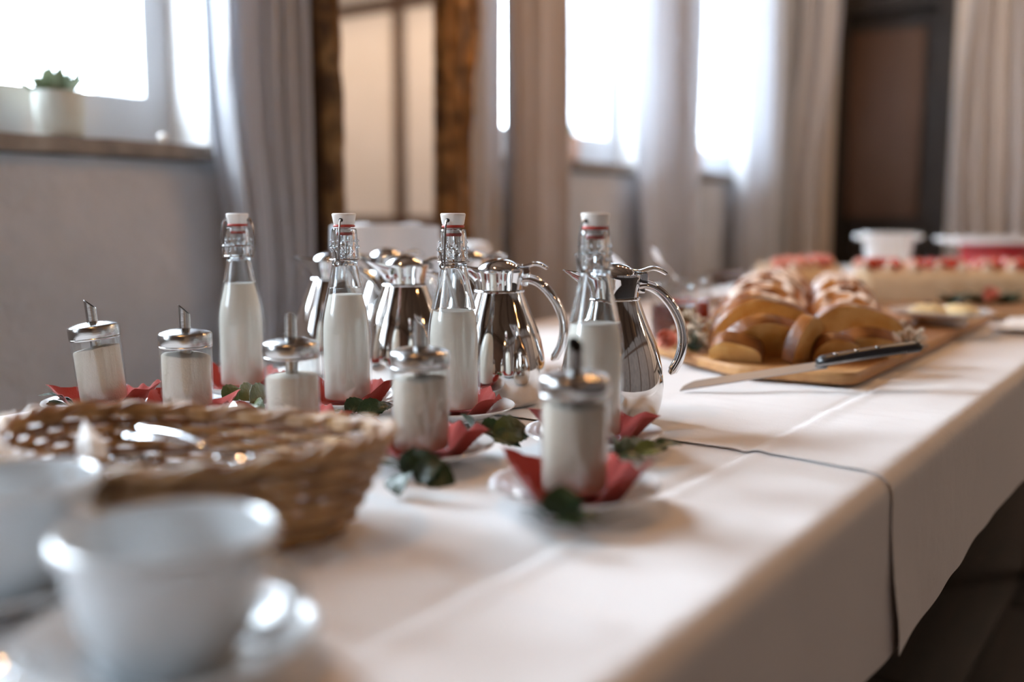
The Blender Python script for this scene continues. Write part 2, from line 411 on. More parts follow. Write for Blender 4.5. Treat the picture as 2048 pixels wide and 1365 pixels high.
# ------------------------------------------------------------------ curtains
def curtain(name, label, pts, folds, amp, z0, z1, m, off=0, taper=None, seed=0, closed_thick=.003, group=None):
    """pts: polyline in plan; folds ripple across it; taper(z)->(start,end) trims its width with height"""
    P = [Vector((p[0], p[1], 0)) for p in pts]; Ls = [0]
    for a, b_ in zip(P, P[1:]): Ls.append(Ls[-1]+(b_-a).length)
    def on(t):
        s = t*Ls[-1]
        for i in range(len(P)-1):
            if s <= Ls[i+1]+1e-9:
                q = (s-Ls[i])/(Ls[i+1]-Ls[i]); d = (P[i+1]-P[i]).normalized()
                return P[i].lerp(P[i+1], q), Vector((-d.y, d.x, 0))
        return P[-1], Vector((-d.y, d.x, 0))
    def fn(u, v):
        z = z1+(z0-z1)*v
        a, b_ = taper(z) if taper else (0, 1)
        t = a+(b_-a)*u
        p, n = on(max(0,min(1,t)))
        ph = 2*PI*folds*u + 1.3*nz(u*3+seed, z*.7, seed) + seed
        w = amp*(math.sin(ph) + .35*math.sin(2.3*ph+1+seed))*(0.75+.35*nz(u*5, z*1.1, seed+4))
        q = p + n*w; q.z = z
        return q
    g = G(); g.grid(int(folds*16), 40, fn, th=closed_thick)
    return tag(obj(name, g, m), label, 'curtain', group)
yy = lambda px, x=WX+.075: onx(px, x).y
XC = WX+.075
GC = 'long pale curtains along the window wall'
curtain('curtain', 'pale grey curtain between the succulent window and the gilt mirror', [(XC, yy(432)), (XC+.02, yy(604))], 4.5, .045, .05, 2.95, M_CURT,
        taper=lambda z: (.0+.16*sm(1.35, .85, z), 1), seed=1.0, group=GC)
curtain('curtain', 'grey curtain just right of the gilt mirror', [(XC, yy(940)), (XC, yy(999))], 1.5, .03, .05, 2.95, M_CURT, seed=3.1, group=GC)
curtain('curtain', 'dark grey curtain left of the window with the pink cactus pot', [(XC+.02, yy(1000)), (XC+.02, yy(1112))], 3, .04, .05, 2.95, M_CURTD, seed=5.1, group=GC)
curtain('curtain', 'grey curtain hanging between the two far windows', [(XC, yy(1272)), (XC, yy(1386))], 3.5, .05, .05, 2.95, M_CURT,
        taper=lambda z: (.0+.10*sm(1.4,.8,z), 1), seed=2.2, group=GC)
curtain('curtain', 'narrow grey curtain right of the farthest window', [(XC, yy(1470)), (XC, yy(1545))], 3, .05, .05, 2.95, M_CURT, seed=4.4, group=GC)
c0 = ony(1535, YE-.25); c1 = ony(1664, YE-.25)
curtain('curtain', 'pinkish white curtain in the corner left of the dark doorway', [(c0.x, YE-.25), (c1.x, YE-.22)], 3.6, .06, .05, 2.95, M_CURTP,
        taper=lambda z: (0, 1-.22*sm(2.2, 1.1, z)), seed=6.0, group='curtains either side of the doorway')
c0 = ony(1888, YE-.3); c1 = ony(2120, YE-.3)
curtain('curtain', 'bluish white curtain right of the dark doorway', [(c0.x, YE-.25), (c1.x, YE-.22)], 4.5, .07, .05, 2.95, M_CURTP,
        taper=lambda z: (.13-.13*sm(2.5, 1.5, z)+.04*sm(1.2,.8,z), .62+.2*sm(2.6, 1.0, z)), seed=8.0, group='curtains either side of the doorway')

# ------------------------------------------------------------------ mirror
mx0 = WX+.13
ya, yb_ = onx(634, mx0).y, onx(905, mx0).y; yi0, yi1 = onx(668, mx0).y, onx(882, mx0).y
mt = thing('mirror', 'large carved gilt frame mirror leaning between the curtains', 'mirror', (mx0, (yi0+yi1)/2, .35))
hw = (yi1-yi0)/2; hh = 2.0
g = G(); g.box((-.006, -hw-.01, .06), (0, hw+.01, hh+.1)); obj('mirror_glass', g, M_MIRROR, mt, smooth=False)
g = G(); g.box((-.055, -hw-.03, .0), (-.008, hw+.03, hh+.16)); obj('backing', g, M_GOLDD, mt, smooth=False)
# stile with swelling carved outer edge
def stile(sgn, name):
    g = G()
    def fn(u, v):
        z = v*(hh+.16)
        zz = z+.35
        wd = .125 + .055*math.exp(-((zz-1.62)/.22)**2) + .02*math.exp(-((zz-.85)/.12)**2) + .012*nz(zz*8, 1, sgn) + .03*math.exp(-((zz-2.3)/.15)**2)
        if sgn < 0: wd *= .36
        a = u*PI
        y = hw-.004 + wd*(.5-.5*math.cos(a))
        x = .002+.045*math.sin(a)**.7 + (.010*math.sin(u*22)*math.sin(a)) + .008*nz(u*9, zz*14, 3)
        return (x, sgn*y, z)
    g.grid(24, 150, fn, th=.0)
    def side(u, v):
        z = v*(hh+.16); p = fn(1, v); return (p[0]-u*.05, p[1], z)
    g2 = G(); g2.grid(2, 150, lambda u, v: (side(u, v)[0]-u*.06, side(u, v)[1], side(u, v)[2]))
    obj('stile_side', g2, M_GOLDD, mt)
    return obj(name, g, M_GOLD, mt)
stile(1, 'carved_stile'); stile(-1, 'carved_stile')
for (z0_, nm_) in ((0, 'bottom_rail'), (hh+.05, 'top_rail')):
    g = G()
    g.grid(60, 14, lambda u, v: (.002+.045*math.sin(v*PI)**.7+.006*nz(u*20, v*6), -hw+u*2*hw, z0_+v*.11), th=0)
    obj(nm_, g, M_GOLD, mt)

# white chair between table and mirror
wc = p3(788, 600, 2.62)
ch = thing('slipcovered_chair', 'white covered chair behind the jugs in front of the mirror', 'chair', (wc.x, wc.y, 0), PH+math.radians(28))
zt = p3(788, 448, 2.62).z
g = G(); g.grid(12, 12, lambda u, v: (-.115+.23*u, .02*math.sin(u*PI)+.012*nz(u*4,v*4), .42+(zt-.42)*v - .006*(2*u-1)**2), th=.05); obj('back_cover', g, M_WHITEW, ch)
g = G(); g.box((-.11, .0, .12), (.30, .42, .47), bev=.03); obj('seat_cover', g, M_WHITEW, ch)
g = G(); g.box((.17, -.04, .47), (.24, .36, p3(880, 484, 2.7).z), bev=.02); obj('arm_cover', g, M_WHITEW, ch)
for (x, y) in ((-.08,.03),(.27,.03),(-.08,.38),(.27,.38)):
    g = G(); g.tube([(x,y,0),(x,y,.13)], [.014,.018]); obj('leg', g, M_WOODCH, ch)
# dark stool far behind
so = gnd(1436, 560, .60); so = at(1432, 4.9, 0)
so = Vector((-1.78, 4.45, 0))
st = thing('wooden_stool', 'dark brown wooden stool below the far windows', 'stool', so, .3)
g = G(); g.lathe([(1e-4,.70),(.17,.70),(.185,.712),(.185,.73),(.17,.742),(1e-4,.742)], 24); obj('seat', g, M_WOODCH, st)
for k in range(4):
    a = PI/4+k*PI/2
    g = G(); g.tube([(.15*math.cos(a),.15*math.sin(a),.70),(.2*math.cos(a),.2*math.sin(a),0)], [.02,.016]); obj('leg', g, M_WOODCH, st)
g = G(); g.tube([(.18*math.cos(q*PI/8),.18*math.sin(q*PI/8),.3) for q in range(16)], .01, closed=True); obj('foot_ring', g, M_WOODCH, st)

# plants on the sills
def succulent(name, label, loc, r, h, mpot, n, L, cat='plant', drop=False):
    t = thing(name, label, cat, loc)
    g = G(); g.lathe([(1e-4,0),(r*.86,0),(r*.92,.004),(r,h*.6),(r*.99,h-.006),(r*.97,h),(r*.90,h),(r*.9,h*.82),(1e-4,h*.82)], 36); obj('pot', g, mpot, t)
    g = G(); g.grid(10, 10, lambda u, v: ((r*.88)*v*math.cos(2*PI*u), (r*.88)*v*math.sin(2*PI*u), h*.9+.008*nz(u*5, v*5))); obj('soil', g, M_SOIL, t)
    for k in range(n):
        a = 2*PI*k/n*1.618*3; tilt = .15+1.05*(k/n); l = L*(1+.5*random.random())
        d = Vector((math.cos(a)*math.sin(tilt), math.sin(a)*math.sin(tilt), math.cos(tilt)))
        if drop and k > n*.6: d.z -= .9
        b0 = Vector((d.x*r*.35, d.y*r*.35, h*.88))
        pts = [b0, b0+d*l*.4, b0+d*l*.75+Vector((0,0,.004)), b0+d*l+Vector((0,0,.01))]
        g = G(); g.tube(pts, [.004,.0065,.0045,.0006], 6, flat=.45); obj('leaf', g, M_SUCC, t)
    return t
pp = onx(118, WX-.035, 262); pz = WIN[1][2]
s1 = onx(118, WX-.03, 262)
succulent('potted_succulent', 'grey white round pot of succulent on the left window sill', (WX-.045, s1.y+.012, pz+.0), .054, .098, M_POT, 30, .062)
s2 = onx(1139, WX-.04, 300); succulent('potted_cactus', 'small pale pink pot with cactus on the middle window sill', (WX-.05, s2.y, WIN[2][2]), .05, .10, M_POTP, 12, .06)
s3 = onx(1382, WX-.04, 300); succulent('potted_trailing_plant', 'potted plant with drooping leaf on the farthest window sill', (WX-.06, s3.y+.06, WIN[3][2]), .05, .12, M_POTP, 12, .10)
sb = onx(321, WX, 284)
g = G(); g.ball((0,0,.011), .011, sc3=(1,1.2,1)); tag(obj('pebble', g, M_CERAM, loc=(WX+.01, sb.y, WIN[1][2]-.002)), 'small pale pebble on the edge of the left sill', 'pebble')

# ------------------------------------------------------------------ table and cloths
XL, XRt = -1.30, -0.250
Y0, Y1 = -.7, 5.1
tb = thing('buffet_table', 'long buffet table under the white cloths', 'table', (0,0,0))
g = G(); g.box((XL+.012, Y0, TZ-.035), (XRt-.012, Y1, TZ-.008), bev=.004); obj('tabletop', g, M_WOODE, tb)
g = G(); g.box((XL+.1, Y0+.1, TZ-.11), (XL+.125, Y1-.1, TZ-.035)); g.box((XRt-.125, Y0+.1, TZ-.11), (XRt-.1, Y1-.1, TZ-.035)); obj('apron', g, M_WOODCH, tb, smooth=False)
for x in (XL+.11, XRt-.11):
    for y in (Y0+.15, .98, 1.13, 3.1, Y1-.15):
        g = G(); g.box((x-.025, y-.025, 0), (x+.025, y+.025, TZ-.111), bev=.003); obj('leg', g, M_WOODCH, tb)
CRX = -.411
def top_h(x, y, far):
    z = 0.0
    z += .0028*nz(x*3.1, y*2.3, 5) + .0016*nz(x*9, y*7, 2) + .0008*nz(x*5, y*34, 9) + .0004*nz(x*9, y*80, 4)
    wv = CRX + .004*nz(y*3, 7)
    z += -.0035*math.exp(-abs(x-wv)/.006) + .0022*math.exp(-((x-wv-.012)/.010)**2)
    z += -.0030*math.exp(-abs(x-(-.90))/.008)
    for yc in ((.257, .532, .807) if not far else (1.30, 1.60, 2.15, 2.7)):
        w2 = yc + .010*nz(x*4, yc*9)
        z += .0035*math.exp(-abs(y-w2)/.010) - .0012*math.exp(-((y-w2-.02)/.012)**2)
    return z
R = .022; OV = .195
def cloth(name, label, ya_, yb_, nyy, far):
    flatw = (XRt-XL) - 2*R; arc = R*PI/2; hang = OV-R
    tot = flatw+2*arc+2*hang
    def seam(x): return 1.035 + .010*nz(x*5, 3) + .006*math.sin(x*9) - .02*sm(-.40,-.29, x)
    lift = .0022 if far else 0
    def fn(u, v):
        s = u*tot
        # left hang -> top -> right hang
        y = ya_ + (yb_-ya_)*v
        if far: y = seam(XL+min(max(s-hang-arc,0),flatw)) + (yb_-seam(-.5))*v if v < 1 else yb_
        hw_ = hang
        def rip(q, sd):
            return (.010*nz(y*2.2, sd, 1)+.006*nz(y*6, sd, 2))*sm(0, .15, q)
        sl = .07*max(0, y-1.05) if far else 0
        if s < hang:
            q = hang-s; return (XL - sl - lift - rip(q, 3), y, TZ-R-q*(1+.05*nz(y*2,8)))
        s -= hang
        if s < arc:
            a = s/R; return (XL-sl+R-(R+lift)*math.cos(a), y, TZ-R+(R+lift)*math.sin(a))
        s -= arc
        if s < flatw:
            x = XL+R+s - (.07*max(0,y-1.05)*(1-s/flatw) if far else 0); e = min(sm(0,.05,s), sm(0,.05,flatw-s))
            h = top_h(x, y, far)*e
            if far: h += .0012*math.exp(-v*(yb_-ya_)/.01)
            return (x, y, TZ+lift+h)
        s -= flatw
        if s < arc:
            a = s/R; return (XRt-R+(R+lift)*math.sin(a), y, TZ-R+(R+lift)*math.cos(a))
        q = s-arc
        wav = 0
        if far: wav = .010*math.exp(-v*(yb_-ya_)/.035)*math.sin(q*22)*sm(0,.1,q)
        return (XRt+lift+rip(q, 6)+(.006*sm(.02,.15,q)*math.exp(-v*(yb_-ya_)/.05) if far else 0), y+wav*.6+(.03*sm(.08,.18,q)*math.exp(-v*12) if far else 0),
                TZ-R-q*(1+.06*nz(y*2,4)+.03*nz(y*9,2)))
    g = G(); g.grid(240, nyy, fn, th=.0008)
    return tag(obj(name, g, M_CLOTH, ang=80), label, 'tablecloth', 'white linen tablecloths')
cloth('tablecloth', 'white linen tablecloth on the near table end under the cups', Y0-.0, 1.07, 260, False)
cloth('tablecloth', 'white linen tablecloth on the far table end under the bread board', 1.035, Y1, 340, True)
ZT = TZ+.0042      # resting height over cloth relief

# ------------------------------------------------------------------ plates, napkins
PR = .0745
plate_prof = [(1e-4,.003),(.024,.003),(.026,0),(.029,0),(.031,.003),(.050,.0075),(.068,.0155),(.0750,.0185),(.0765,.0195),(.0758,.0208),(.0735,.0205),
              (.066,.0175),(.050,.0105),(.038,.0066),(.034,.0058),(1e-4,.0058)]
g = G(); g.lathe(plate_prof, 72); PLATE = g.mesh('saucer', M_PORC)
def napkin_mesh(seed):
    """square paper napkin: flat under the jar, sides crumpled up left and right, low at the front"""
    rnd = random.Random(seed+11); g = G(); S = .0545
    rot = rnd.uniform(.15,.75); Ll, Lr, Lb = rnd.uniform(.017,.025), rnd.uniform(.014,.023), rnd.uniform(.006,.010)
    p1, p2 = rnd.uniform(0,6), rnd.uniform(0,6)
    def fn(u, v):
        x = (2*u-1); y = (2*v-1); e = max(abs(x), abs(y))
        cr, sr = math.cos(rot), math.sin(rot)
        X, Y = x*cr-y*sr, x*sr+y*cr
        a = math.atan2(Y, X) if e > 1e-6 else 0
        cx = max(0, math.cos(a)); cl = max(0, -math.cos(a)); cb = max(0, math.sin(a))
        L = Lr*sm(.25,.85,cx) + Ll*sm(.25,.85,cl) + Lb*sm(.3,.9,cb)*(1-sm(.3,.9,max(cx,cl)))
        w = max(0, (e-.60)/.40); dg = math.hypot(x,y)/1.414
        tri = abs(((a*1.9+p1) % 1.2)-.6)/.6
        k = 1-.07*w*(L/.03) 
        X, Y = X*k, Y*k
        pz = .0069 + .0128*sm(.034,.070,math.hypot(X,Y)*S)
        z = pz + L*w**.85*(.78+.3*tri)*(.70+.45*dg) + (.0012*math.sin(a*9+p2)*w)
        return (X*S, Y*S, z)
    g.grid(28, 28, fn, th=-.0005)
    return g.mesh('red_napkin', M_NAP, True, 25)
NAPM = [napkin_mesh(s) for s in range(9)]

# ------------------------------------------------------------------ sugar dispensers
def sugar_jar(label, loc, rz, level, tilt, cut, slope):
    t = thing('sugar_dispenser', label, 'sugar dispenser', loc, rz, 'glass sugar dispensers')
    t.rotation_euler = (tilt[0], tilt[1], rz)
    r = .0305; H = .088
    g = G(); g.lathe([(1e-4,0),(r-.003,0),(r,.003),(r,H),(r-.0015,H),(r-.0015,.006),(1e-4,.005)], 64); obj('glass_body', g, M_GLASS, t)
    def sf(v):
        if v.z > .02: v.z += slope*v.x*1.0 + .0012*nz(v.x*60, v.y*60)
        return v
    ri = r-.0021
    g = G(); g.lathe([(1e-4,.0062),(ri-.001,.0062),(ri,.008),(ri,.03),(ri,level*.6),(ri,level-.002),(ri-.0015,level),(ri*.6,level+.001),(1e-4,level+.0025)], 48, fn=sf); obj('sugar', g, M_SUGAR, t)
    g = G(); rl = .0313
    g.lathe([(.026,.0895),(rl-.0008,.0885),(rl,.0895),(rl,.0905),(rl-.0006,.0912),(rl,.092),(rl,.1045),(rl-.0008,.1056),(.029,.1066),(.024,.1084),(.018,.1099),(.012,.1108),(.0083,.1111),(.0083,.1105),(1e-4,.110)], 64)
    obj('screw_lid', g, M_BRUSH, t)
    rt = .0068; g = G(); n = 28; vs = []; fs = []
    for ring, (zz, rr) in enumerate([(.062, rt), (.1395, rt), (.1395, rt-.0007), (.112, rt-.0007)]):
        for k in range(n):
            a = 2*PI*k/n; z = zz
            if ring in (1,2): z = zz - .0060*(1-math.cos(a-cut))
            vs.append((rr*math.cos(a), rr*math.sin(a), z))
    for i in range(3):
        for k in range(n): fs.append((i*n+k, i*n+(k+1)%n, (i+1)*n+(k+1)%n, (i+1)*n+k))
    g.add(vs, fs); g.m = [0]*(2*n)+[1]*n; sp = obj('pouring_spout', g, [M_BRUSH, M_HOLLOW], t)
    g = G(); g.lathe([(1e-4,.1135),(rt-.0009,.1135),(rt-.0009,.1255),(1e-4,.1256)], 24); obj('bore_shade_plug', g, M_HOLLOW, sp)  # dark plug stands in for the shade down the spout
    return t
def placeset(px, d, napi, rz, plabel, nlabel):
    p = at(px, d, TZ); p.z = ZT
    o = link('saucer', PLATE, None, p); tag(o, plabel, 'plate', 'white saucers under jars and bottles')
    q = link('red_napkin', NAPM[napi], None, p); q.rotation_euler = (0,0,rz); tag(q, nlabel, 'napkin', 'folded red paper napkins')
    return Vector((p.x, p.y, ZT+.0058+.0046))
D2 = math.radians
JARS = [  # px, depth, level, tilt, low side of the spout cut (0 = view right, -90 = camera), slope, text
    (1148, 0.9925, .080, (0,0), D2(-75), .0, 'nearest the camera, dark spout opening facing front', 'nearest jar, foremost on the table'),
    (843, 1.175, .078, (0,0), D2(20), .05, 'right of the wicker basket', 'second nearest jar right of the basket'),
    (588, 1.262, .069, (0,0), D2(95), .03, 'behind the middle of the basket', 'middle jar behind the basket'),
    (378, 1.365, .0795, (0,0), D2(15), -.06, 'second from the left, behind the basket rim', 'second jar from the left'),
    (212, 1.460, .077, (.0,-.10), D2(15), .10, 'leaning leftmost of the five by the grey wall', 'leftmost leaning jar'),
]
for i, (px, d, lev, tilt, low, slope, lab, pl) in enumerate(JARS):
    p = placeset(px, d, i, PH+[-.1,.12,.2,-.15,.1][i], 'white saucer under the '+pl, 'red paper napkin under the '+pl)
    sugar_jar('glass sugar dispenser with steel lid '+lab, p, PH, lev, tilt, low-PI, slope)

# ------------------------------------------------------------------ milk bottles
def bottle(label, loc, rz, level, bail):
    t = thing('milk_bottle', label, 'bottle', loc, rz, 'swing top milk bottles')
    out = [(1e-4,.002),(.022,.0015),(.028,0),(.0310,.0015),(.0326,.006),(.0328,.012),(.0328,.092),(.0325,.100),(.0316,.110),(.0300,.120),(.0278,.130),(.0252,.141),(.0228,.152),(.0204,.163),
           (.0184,.173),(.0170,.180),(.0163,.186),(.0165,.1885),(.0182,.190),(.0186,.1935),(.0178,.197),(.0172,.2005),(.0169,.212),(.0164,.220),(.0160,.2260),(.0152,.2282),(.0130,.2285)]
    tk = .0028
    inn = [(max(1e-4, r-tk), z) for r, z in out[3:-1]]; inn[0] = (.027,.0065); inn = [(max(r,.0001), max(z,.0065)) for r, z in inn]
    inn = [(min(r, .0112) if z > .186 else r, z) for r, z in inn]
    prof = out + [(.0115,.227)] + [p for p in inn[::-1] if p[1] < .224] + [(1e-4,.0065)]
    g = G(); g.lathe(prof, 72)
    # thin wall shader where milk stands behind, solid glass above
    zc = level+.004
    g.m = [0 if sum(g.v[i].z for i in f)/len(f) < zc else 1 for f in g.f]
    # embossed ornament on the neck
    for k in range(10):
        a = 2*PI*k/10
        for (zz, rr) in ((.205, .0022), (.2125, .0017), (.199,.0016)):
            g.ball((.0172*math.cos(a+zz*60), .0172*math.sin(a+zz*60), zz), rr, mi=1, seg=8, rings=6)
    obj('glass_body', g, [M_GLASS, M_NECK], t)
    def ri(z):
        for (r0,z0),(r1,z1) in zip(out[4:], out[5:]):
            if z0 <= z <= z1: return r0+(r1-r0)*(z-z0)/(z1-z0) - tk - .00025
        return .02
    zs = [.008,.012,.03,.06,.09] + [z for z in (.1,.105,.11,.115,.12,.125,.13,.135,.14,.145,.15) if z < level-.002]
    mp = [(1e-4,.0068),(.027,.0068)] + [(ri(z), z) for z in zs] + [(ri(level)-.0001, level), (ri(level)-.002, level-.0008), (1e-4, level-.0008)]
    g = G(); g.lathe(mp, 64); obj('milk', g, M_MILK, t)
    # rubber seal, ceramic stopper
    g = G(); g.lathe([(1e-4,.2195),(.0098,.2195),(.0104,.2205),(.0104,.2220),(.0096,.2228),(1e-4,.2228)], 40); g.lathe([(.0085,.2300),(.0128,.2300),(.0140,.2308),(.0140,.2322),(.0128,.2333),(.0085,.2333)], 40); obj('rubber_seal', g, M_SEAL, t)
    g = G(); g.lathe([(1e-4,.2229),(.0088,.2229),(.0082,.2299),(.0083,.2330),(.0083,.2334),(.0128,.2334),(.0136,.2345),(.0152,.2440),(.0156,.2458),(.0152,.2472),(.0140,.2478),(1e-4,.2470)], 48); cer = obj('ceramic_stopper', g, M_CERAM, t)
    for s in (-1, 1):
        g = G(); g.ball((0, s*.0138, .2395), .0030, sc3=(1,.5,1), seg=12); obj('wire_eye', g, M_HOLLOW, cer)
    # wire bail
    g = G(); w = .0013
    for s in (-1, 1):
        if bail:   # swung out bail, seen from the side
            pts = [(0, s*.0135,.2395),(.000, s*.0175,.2395),(.001, s*.0200,.234),(.001, s*.0225,.222),(.001, s*.0232,.208),(.001, s*.0222,.196),(.001,s*.0205,.189),(.0035,s*.0205,.1855),(.004,s*.0205,.1895),(0.001,s*.0205,.1925)]
        else:
            pts = [(0, s*.0135,.2395),(0, s*.0165,.2385),(.0005, s*.0185,.232),(.001, s*.0195,.218),(.0015, s*.0195,.204),(.002, s*.0195,.192),(.0015,s*.0198,.184),(.0050,s*.0202,.1805),(.0078,s*.0202,.184),(.0050,s*.0202,.1885),(.0015,s*.0198,.186)]
        g.tube(catmull(pts, 6), w, 7)
        pts2 = [(.0045,s*.0206,.186),(.0055,s*.0206,.194),(.008,s*.0200,.2005),(.0125,s*.0172,.203),(.0165,s*.010,.203),(.0185,0,.203)]
        g.tube(catmull(pts2, 6), w, 7)
    g.tube([(.0192*math.cos(q*PI/16), .0192*math.sin(q*PI/16), .1885) for q in range(32)], w, 7, closed=True)
    obj('wire_bail', g, M_WIRE, t)
    return t
BOT = [ # px, depth, level, rot
    (487, 1.625, .154-.004, PH+0.1-PI/2, 1, 'leftmost, standing before the grey curtain', 'leftmost milk bottle'),
    (696, 1.495, .147-.004, PH+2.9, 0, 'second from left, fuller than its right neighbour', 'second milk bottle from the left'),
    (909, 1.420, .129, PH+2.75, 0, 'third from left, in front of two steel jugs', 'third milk bottle from the left'),
    (1186, 1.246, .129, PH+2.3, 1, 'rightmost, nearest the camera behind the front jar', 'rightmost milk bottle'),
]
BOT = [None, (696, 1.495, .143, PH+PI-.12, 0, BOT[1][5], BOT[1][6]),
       (909, 1.420, .128, PH+PI-.42, 0, BOT[2][5], BOT[2][6]), (1186, 1.246, .129, PH+PI-.85, 1, BOT[3][5], BOT[3][6]), BOT[0]]
BOT[0] = (487, 1.625, .150, PH-PI/2, 1, BOT[4][5], BOT[4][6]); BOT.pop()
# the bail arms lie along the bottle's local y; rot=PH-PI/2 puts y along the view's right
for i, (px, d, lev, rz, bail, lab, pl) in enumerate(BOT):
    p = placeset(px, d, 5+i, PH+[.1,.0,-.1,.15][i], 'white saucer under the '+pl, 'red paper napkin under the '+pl)
    bottle('swing top glass bottle of milk, '+lab, p, rz, lev, bail)

# ------------------------------------------------------------------ steel jugs
def build_jug():
    t = thing('thermal_jug', 'jug', 'jug', (0,0,0), 0, 'polished steel thermal jugs')
    body = [(1e-4,.002),(.045,.002),(.049,0),(.0525,.0),(.0545,.002),(.0585,.010),(.0615,.020),(.0637,.032),(.0645,.045),(.0640,.056),(.0620,.070),(.0585,.086),(.0540,.100),(.0492,.112),(.0440,.124),(.0392,.136),(.0355,.146),(.0336,.152),(1e-4,.152)]
    g = G(); g.lathe(body, 96); obj('body', g, M_CHROME, t, ang=50)
    g = G(); g.lathe([(1e-4,.1521),(.0340,.1521),(.0352,.1535),(.0340,.1552),(1e-4,.1555)], 64); obj('neck_ring', g, M_CHROME2, t)
    # collar with spout pulled out along -x
    def cf(v):
        h = max(0, (v.z-.156)/.030)
        a = math.atan2(v.y, -v.x)
        w = math.exp(-(a/.42)**2)
        ex = (h**1.8)*w
        v.x -= .031*ex; v.y *= (1-.35*ex); v.z += .006*ex - .0015*h*math.cos(a*1.0)*0
        return v
    pr = [(.0318,.1556),(.0322,.160),(.0328,.166),(.0340,.172),(.0354,.178),(.0362,.182),(.0360,.1838),(.0345,.1840),(.0322,.180),(.0306,.172),(1e-4,.170)]
    g = G(); g.lathe(pr, 96, fn=cf); obj('spout_collar', g, M_CHROME2, t, ang=60)
    # domed lid
    g = G(); pr = [(.0310,.176),(.0316,.1785)]+[(.0300*math.cos(q*PI/2/10)+1e-4, .1785+.0190*math.sin(q*PI/2/10)) for q in range(11)]
    g.lathe(pr, 64, sx=1.0, sy=.92); lid = obj('domed_lid', g, M_CHROME2, t, ang=60)
    # hinge and thumb lever along +x
    g = G(); g.box((.026,-.009,.170), (.043,.009,.186), bev=.003)
    g.tube([(.038,-.0105,.181),(.038,.0105,.181)], .004, 14); obj('hinge_block', g, M_CHROME2, t)
    P = catmull([(.024,0,.188),(.032,0,.1865),(.040,0,.1880),(.048,0,.1905),(.056,0,.1895),(.063,0,.1860),(.066,0,.1840)], 6)
    rs = [(.0022+.0008*math.sin(i/len(P)*PI), .006+.006*math.sin(min(1,i/len(P)*1.25)*PI*.8)) for i in range(len(P))]
    g = G(); g.tube(P, rs, 14, upv=(0,0,1)); obj('thumb_lever', g, M_CHROME2, lid, ang=70)
    # handle
    P = catmull([(.029,0,.168),(.040,0,.1695),(.053,0,.165),(.067,0,.153),(.079,0,.136),(.0865,0,.117),(.0885,0,.098),(.0850,0,.079),(.0780,0,.065),(.0725,0,.0585)], 7)
    n = len(P); rs = [(.0058 if i < n-6 else .0058*(1-.12*(i-n+6)), .0085+.0015*math.sin(i/n*PI)) for i in range(n)]
    vs = []; g = G(); seg = 18
    g.tube(P, rs, seg, upv=(0,1,0)) if False else g.tube(P, [(b_, a) for a, b_ in rs], seg, upv=(0,1,0))
    obj('handle', g, M_CHROME2, t, ang=70)
    g = G(); Q = [p+(p-Vector((.03,0,.10))).normalized()*.0054 for p in P[4:-5]]
    g.tube(Q, [(.0035,.0012)]*len(Q), 10, upv=(0,1,0)); obj('handle_inlay', g, M_CHROME, t)
    g = G(); g.box((.029,-.0065,.160),(.040,.0065,.174), bev=.002); obj('handle_bracket', g, M_CHROME2, t)
    return t
JUGS = [(998, 1.565, PH-.05, 'right of the third milk bottle, its handle showing clear'),
        (1222, 1.42, PH+.05, 'nearest the bread, behind the rightmost milk bottle'),
        (813, 1.71, PH+.55, 'between the second and third milk bottles'),
        (667, 1.88, PH-.10, 'leftmost, spout pointing left by the grey curtain'),
        (776, 2.08, PH+.25, 'in the back row, lid just behind the second bottle'),
        (940, 1.97, PH+.35, 'in the back row, mostly hidden by the third bottle')]
j0 = build_jug()
for i, (px, d, rz, lab) in enumerate(JUGS):
    p = at(px, d, TZ); p.z = ZT
    lab = 'polished steel thermal jug ' + lab
    if i == 0: j0.location = p; j0.rotation_euler = (0,0,rz); j0['label'] = lab
    else: dup(j0, p, rz, lab)

# ------------------------------------------------------------------ leaves
def leaf_mesh(L, Wd, seed, bend=.15):
    def fn(u, v):
        w = math.sin(PI*min(1, u**.85))**.8 * (1-.25*u) if 0 < u < 1 else 0
        w *= Wd/2
        s = (2*v-1)
        ser = 1+.06*math.sin(u*40)*(abs(s) > .9)
        return (u*L, s*w*ser, .22*abs(s)*w + bend*L*math.sin(u*PI)*.5 - bend*L*.6*u*u + .02*L*nz(u*4, s*3, seed))
    g = G(); g.grid(12, 6, fn, th=.00035); return g
def sprig(label, leaves, m=M_LEAF, stem=True, extra=None):
    """leaves: (base, tip, width, roll) world points"""
    o0 = Vector(leaves[0][0])
    t = thing('leaf_sprig', label, 'leaves', o0, 0, 'green leaf sprigs laid on the saucers')
    for i, (a, b_, w, roll) in enumerate(leaves):
        a = Vector(a); b_ = Vector(b_); d = b_-a; L = d.length; x = d.normalized()
        upv = Vector((0,0,1)); y = upv.cross(x)
        if y.length < .2: y = RT.copy()
        y.normalize(); z = x.cross(y)
        y2 = y*math.cos(roll)+z*math.sin(roll); z2 = x.cross(y2)
        Mx = Matrix(((x.x,y2.x,z2.x,a.x-o0.x),(x.y,y2.y,z2.y,a.y-o0.y),(x.z,y2.z,z2.z,a.z-o0.z),(0,0,0,1)))
        g0 = leaf_mesh(L, w, i+len(leaves)); g = G(); g.add([Mx @ v for v in g0.v], g0.f)
        obj('leaf', g, m if not (extra and i in extra) else M_LEAF2, t)
    if stem:
        pts = [Vector(l[0])-o0 for l in leaves]
        cen = sum(pts, Vector())/len(pts)
        g = G()
        for p in pts:
            if (p-cen).length > .002: g.tube([cen-Vector((0,0,.001)), (p+cen)/2, p], [.0010,.0009,.0007], 6)
        if g.f: obj('stem', g, M_STEM, t)
    return t
Q = lambda px, py, z: gnd(px, py, TZ+z)
